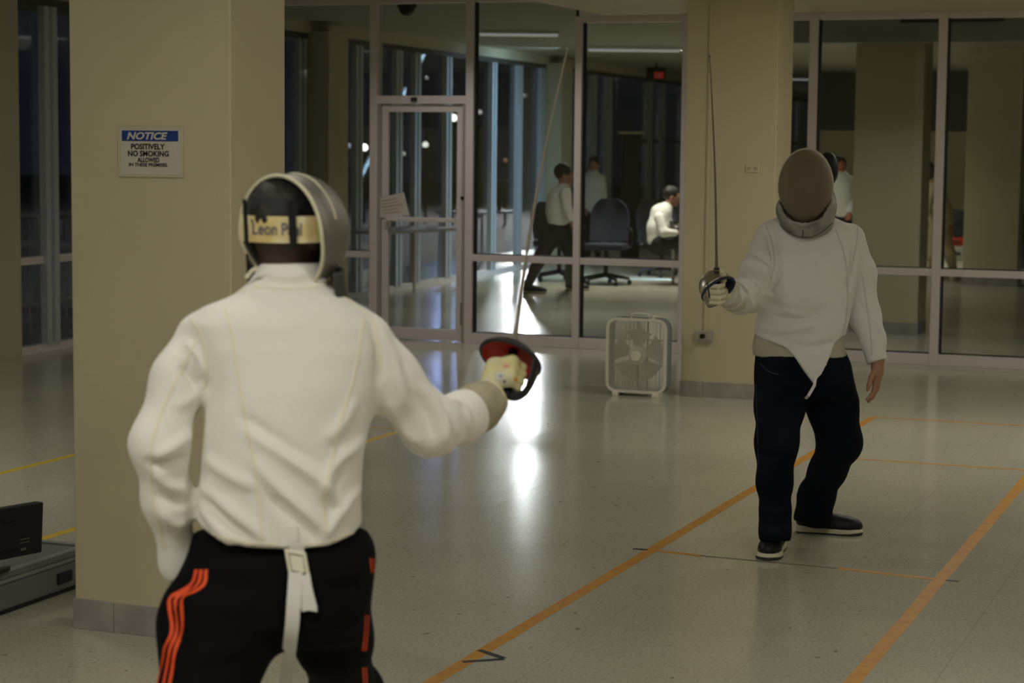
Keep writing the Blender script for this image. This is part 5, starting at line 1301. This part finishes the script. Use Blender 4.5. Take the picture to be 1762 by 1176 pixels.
dC = 27.0; pp = lambda x, y, d=dC: P(x, y, d)
RSK = mat('flushed_skin', (.52, .17, .11), .55)
fC = P(1446, 300, dC)
bg_person('standing person with a flushed face and white jacket behind the far fencer shoulder', fC, pp(1446, 285), -Fh+Rh*.1,
          [(pp(1446, 302), .07), (pp(1446, 314), .15), (pp(1447, 340), .15), (pp(1448, 366), .14)],
          [[(pp(1428, 312), .06), (pp(1422, 340), .052), (pp(1428, 368, 26.8), .04)], [(pp(1464, 312), .06), (pp(1469, 342), .052), (pp(1462, 368, 26.8), .04)]],
          [[(pp(1442, 378), .09), (pp(1441, 425), .07), (floorz(fC-Rh*.06, .085), .05)], [(pp(1454, 378), .09), (pp(1455, 425), .07), (floorz(fC+Rh*.10, .085), .05)]],
          JB, BT, RSK, HAIRB, shoes=[math.atan2(-Fh[1], -Fh[0])]*2)
dE = 25.6; pp = lambda x, y, d=dE: P(x, y, d); fE = P(1610, 400, dE)
KH = mat('khaki_cloth', (.34, .29, .17), .8)
bg_person('dark-haired person in a cream top stepping right, beside the right mullion beyond the glass', fE, pp(1609, 304), Rh-Fh*.2,
          [(pp(1608, 322), .065), (pp(1610, 334), .13), (pp(1614, 362), .13), (pp(1616, 390), .125)],
          [[(pp(1602, 334, 25.4), .06), (pp(1596, 362, 25.3), .05), (pp(1606, 386, 25.3), .04)], [(pp(1620, 334, 25.8), .06), (pp(1632, 360, 25.8), .05), (pp(1636, 388, 25.8), .04)]],
          [[(pp(1610, 398), .10), (pp(1604, 440), .075), (floorz(fl(1606, 480), .085), .05)], [(pp(1620, 398), .10), (pp(1634, 435), .075), (floorz(fl(1641, 481), .085), .05)]],
          mat('cream_top', (.50, .44, .28), .85), KH, SKIN, HAIR, shoes=[angR, angR])
dG = 28.2; pp = lambda x, y, d=dG: P(x, y, d); fG = P(1594, 400, dG)
bg_person('person in white with black hair standing just left of the right mullion beyond the glass', fG, pp(1596, 292), -Rh*.4-Fh,
          [(pp(1596, 308), .07), (pp(1596, 320), .14), (pp(1596, 345), .14), (pp(1596, 372), .13)],
          [[(pp(1581, 318), .06), (pp(1576, 345), .05), (pp(1582, 370, 28.0), .04)], [(pp(1611, 318), .06), (pp(1615, 345), .05), (pp(1608, 370, 28.0), .04)]],
          [[(pp(1591, 382), .09), (pp(1590, 420), .07), (floorz(fG-Rh*.08, .085), .05)], [(pp(1601, 382), .09), (pp(1602, 420), .07), (floorz(fG+Rh*.08, .085), .05)]],
          JB, BT, SKIND, HAIR, shoes=[math.atan2(-Fh[1], -Fh[0])]*2)
dH = 29.5; pp = lambda x, y, d=dH: P(x, y, d); fH = P(1020, 400, dH)
bg_person('distant person in white between the navy chair and the central mullion beyond the glass', fH, pp(1022, 284), -Rh*.3-Fh,
          [(pp(1021, 299), .07), (pp(1020, 311), .14), (pp(1020, 335), .14), (pp(1020, 360), .13)],
          [[(pp(1005, 309), .06), (pp(1001, 336), .05), (pp(1006, 360, 29.3), .04)], [(pp(1035, 309), .06), (pp(1039, 336), .05), (pp(1033, 360, 29.3), .04)]],
          [[(pp(1015, 370), .09), (pp(1014, 405), .07), (floorz(fH-Rh*.08, .085), .05)], [(pp(1026, 370), .09), (pp(1027, 405), .07), (floorz(fH+Rh*.08, .085), .05)]],
          JB, BT, SKIN, HAIRB, shoes=[math.atan2(-Fh[1], -Fh[0])]*2)
bxp = onFac(96); bxc = P(95, 392, ((np.array([facX(bxp)+.05, bxp, 0])-CAM)@Fv))
bb_ = empty('wall_box', bxc, 'small blue box with a red patch on the far left window', 'box')
MB().obox(bxc, Rh, Fh, Zh, .045, .05, .055, .008).build('casing', mat('blue_casing', (.02, .035, .22), .5), bb_)
MB().obox(bxc-Fh*.052+Rh*.02, Rh, Fh, Zh, .015, .003, .03, .001).build('red_patch', mat('red_patch', (.35, .03, .02), .5), bb_)
# equipment against the far wall on the right
def bagbox(px0, px1, py0, py1, d, dep, m, name, label, cat, bev=.03, zbot=None):
    a, b = P(px0, py1, d), P(px1, py0, d); z0 = max(0, a[2]) if zbot is None else zbot; z1 = b[2]; c = (a+b)/2
    hw = (px1-px0)/2*d/FPX; r = empty(name, (c[0], c[1], z0), label, cat); cc_ = np.array([c[0], c[1], (z0+z1)/2])+Fh*dep/2
    MB().obox(cc_, Rh, Fh, Zh, hw, dep/2, (z1-z0)/2, bev).build('body', m, r, True); return r, cc_, hw, (z1-z0)/2
r, c, hw, hh = bagbox(1631, 1660, 362, 408, 30.5, .5, mat('charcoal_bag', (.02, .02, .023), .7), 'equipment_chest', 'charcoal equipment trunk stacked on a red one, left of the second glass pillar', 'trunk')
z_ = c[2]-hh
r2, c2, hw2, hh2 = bagbox(1632, 1658, 409, 423, 30.5, .5, mat('red_bag', (.42, .03, .02), .6), 'red_crate', 'red crate under the charcoal trunk beyond the glass', 'crate', .015)
r3, c3, hw3, hh3 = bagbox(1630, 1662, 424, 452, 30.5, .5, mat('pale_box', (.4, .38, .3), .6), 'storage_box', 'pale storage box at the bottom of the far stack', 'box', .015)
for q_, hq_ in ((c, hh),):
    MB().tube([q_-Fh*.26-Rh*.06+[0, 0, .02], q_-Fh*.29+[0, 0, .05], q_-Fh*.26+Rh*.06+[0, 0, .02]], .01, 6).build('handle', GASKET, r, True)
MB().obox(c2-Fh*.255, Rh, Fh, Zh, hw2*.5, .006, .012, .003).build('handle', GASKET, r2); MB().obox(c3-Fh*.255, Rh, Fh, Zh, hw3*.4, .006, .02, .003).build('handle', GASKET, r3)
r4, c4, hw4, hh4 = bagbox(1750, 1775, 366, 421, 28.5, .5, mat('charcoal_bag', (0, 0, 0)), 'equipment_chest', 'charcoal trunk at the right edge of the photo, on a purple one', 'trunk')
r5, c5, hw5, hh5 = bagbox(1749, 1776, 422, 466, 28.5, .5, mat('purple_bag', (.05, .03, .12), .7), 'purple_bag', 'dark purple bag at the right edge of the photo', 'bag', .04)
MB().obox(c4-Fh*.255, Rh, Fh, Zh, hw4*.4, .006, .02, .003).build('handle', GASKET, r4); MB().obox(c5-Fh*.255, Rh, Fh, Zh, hw5*.4, .006, .02, .003).build('handle', GASKET, r5)
print('PEOPLE DONE')
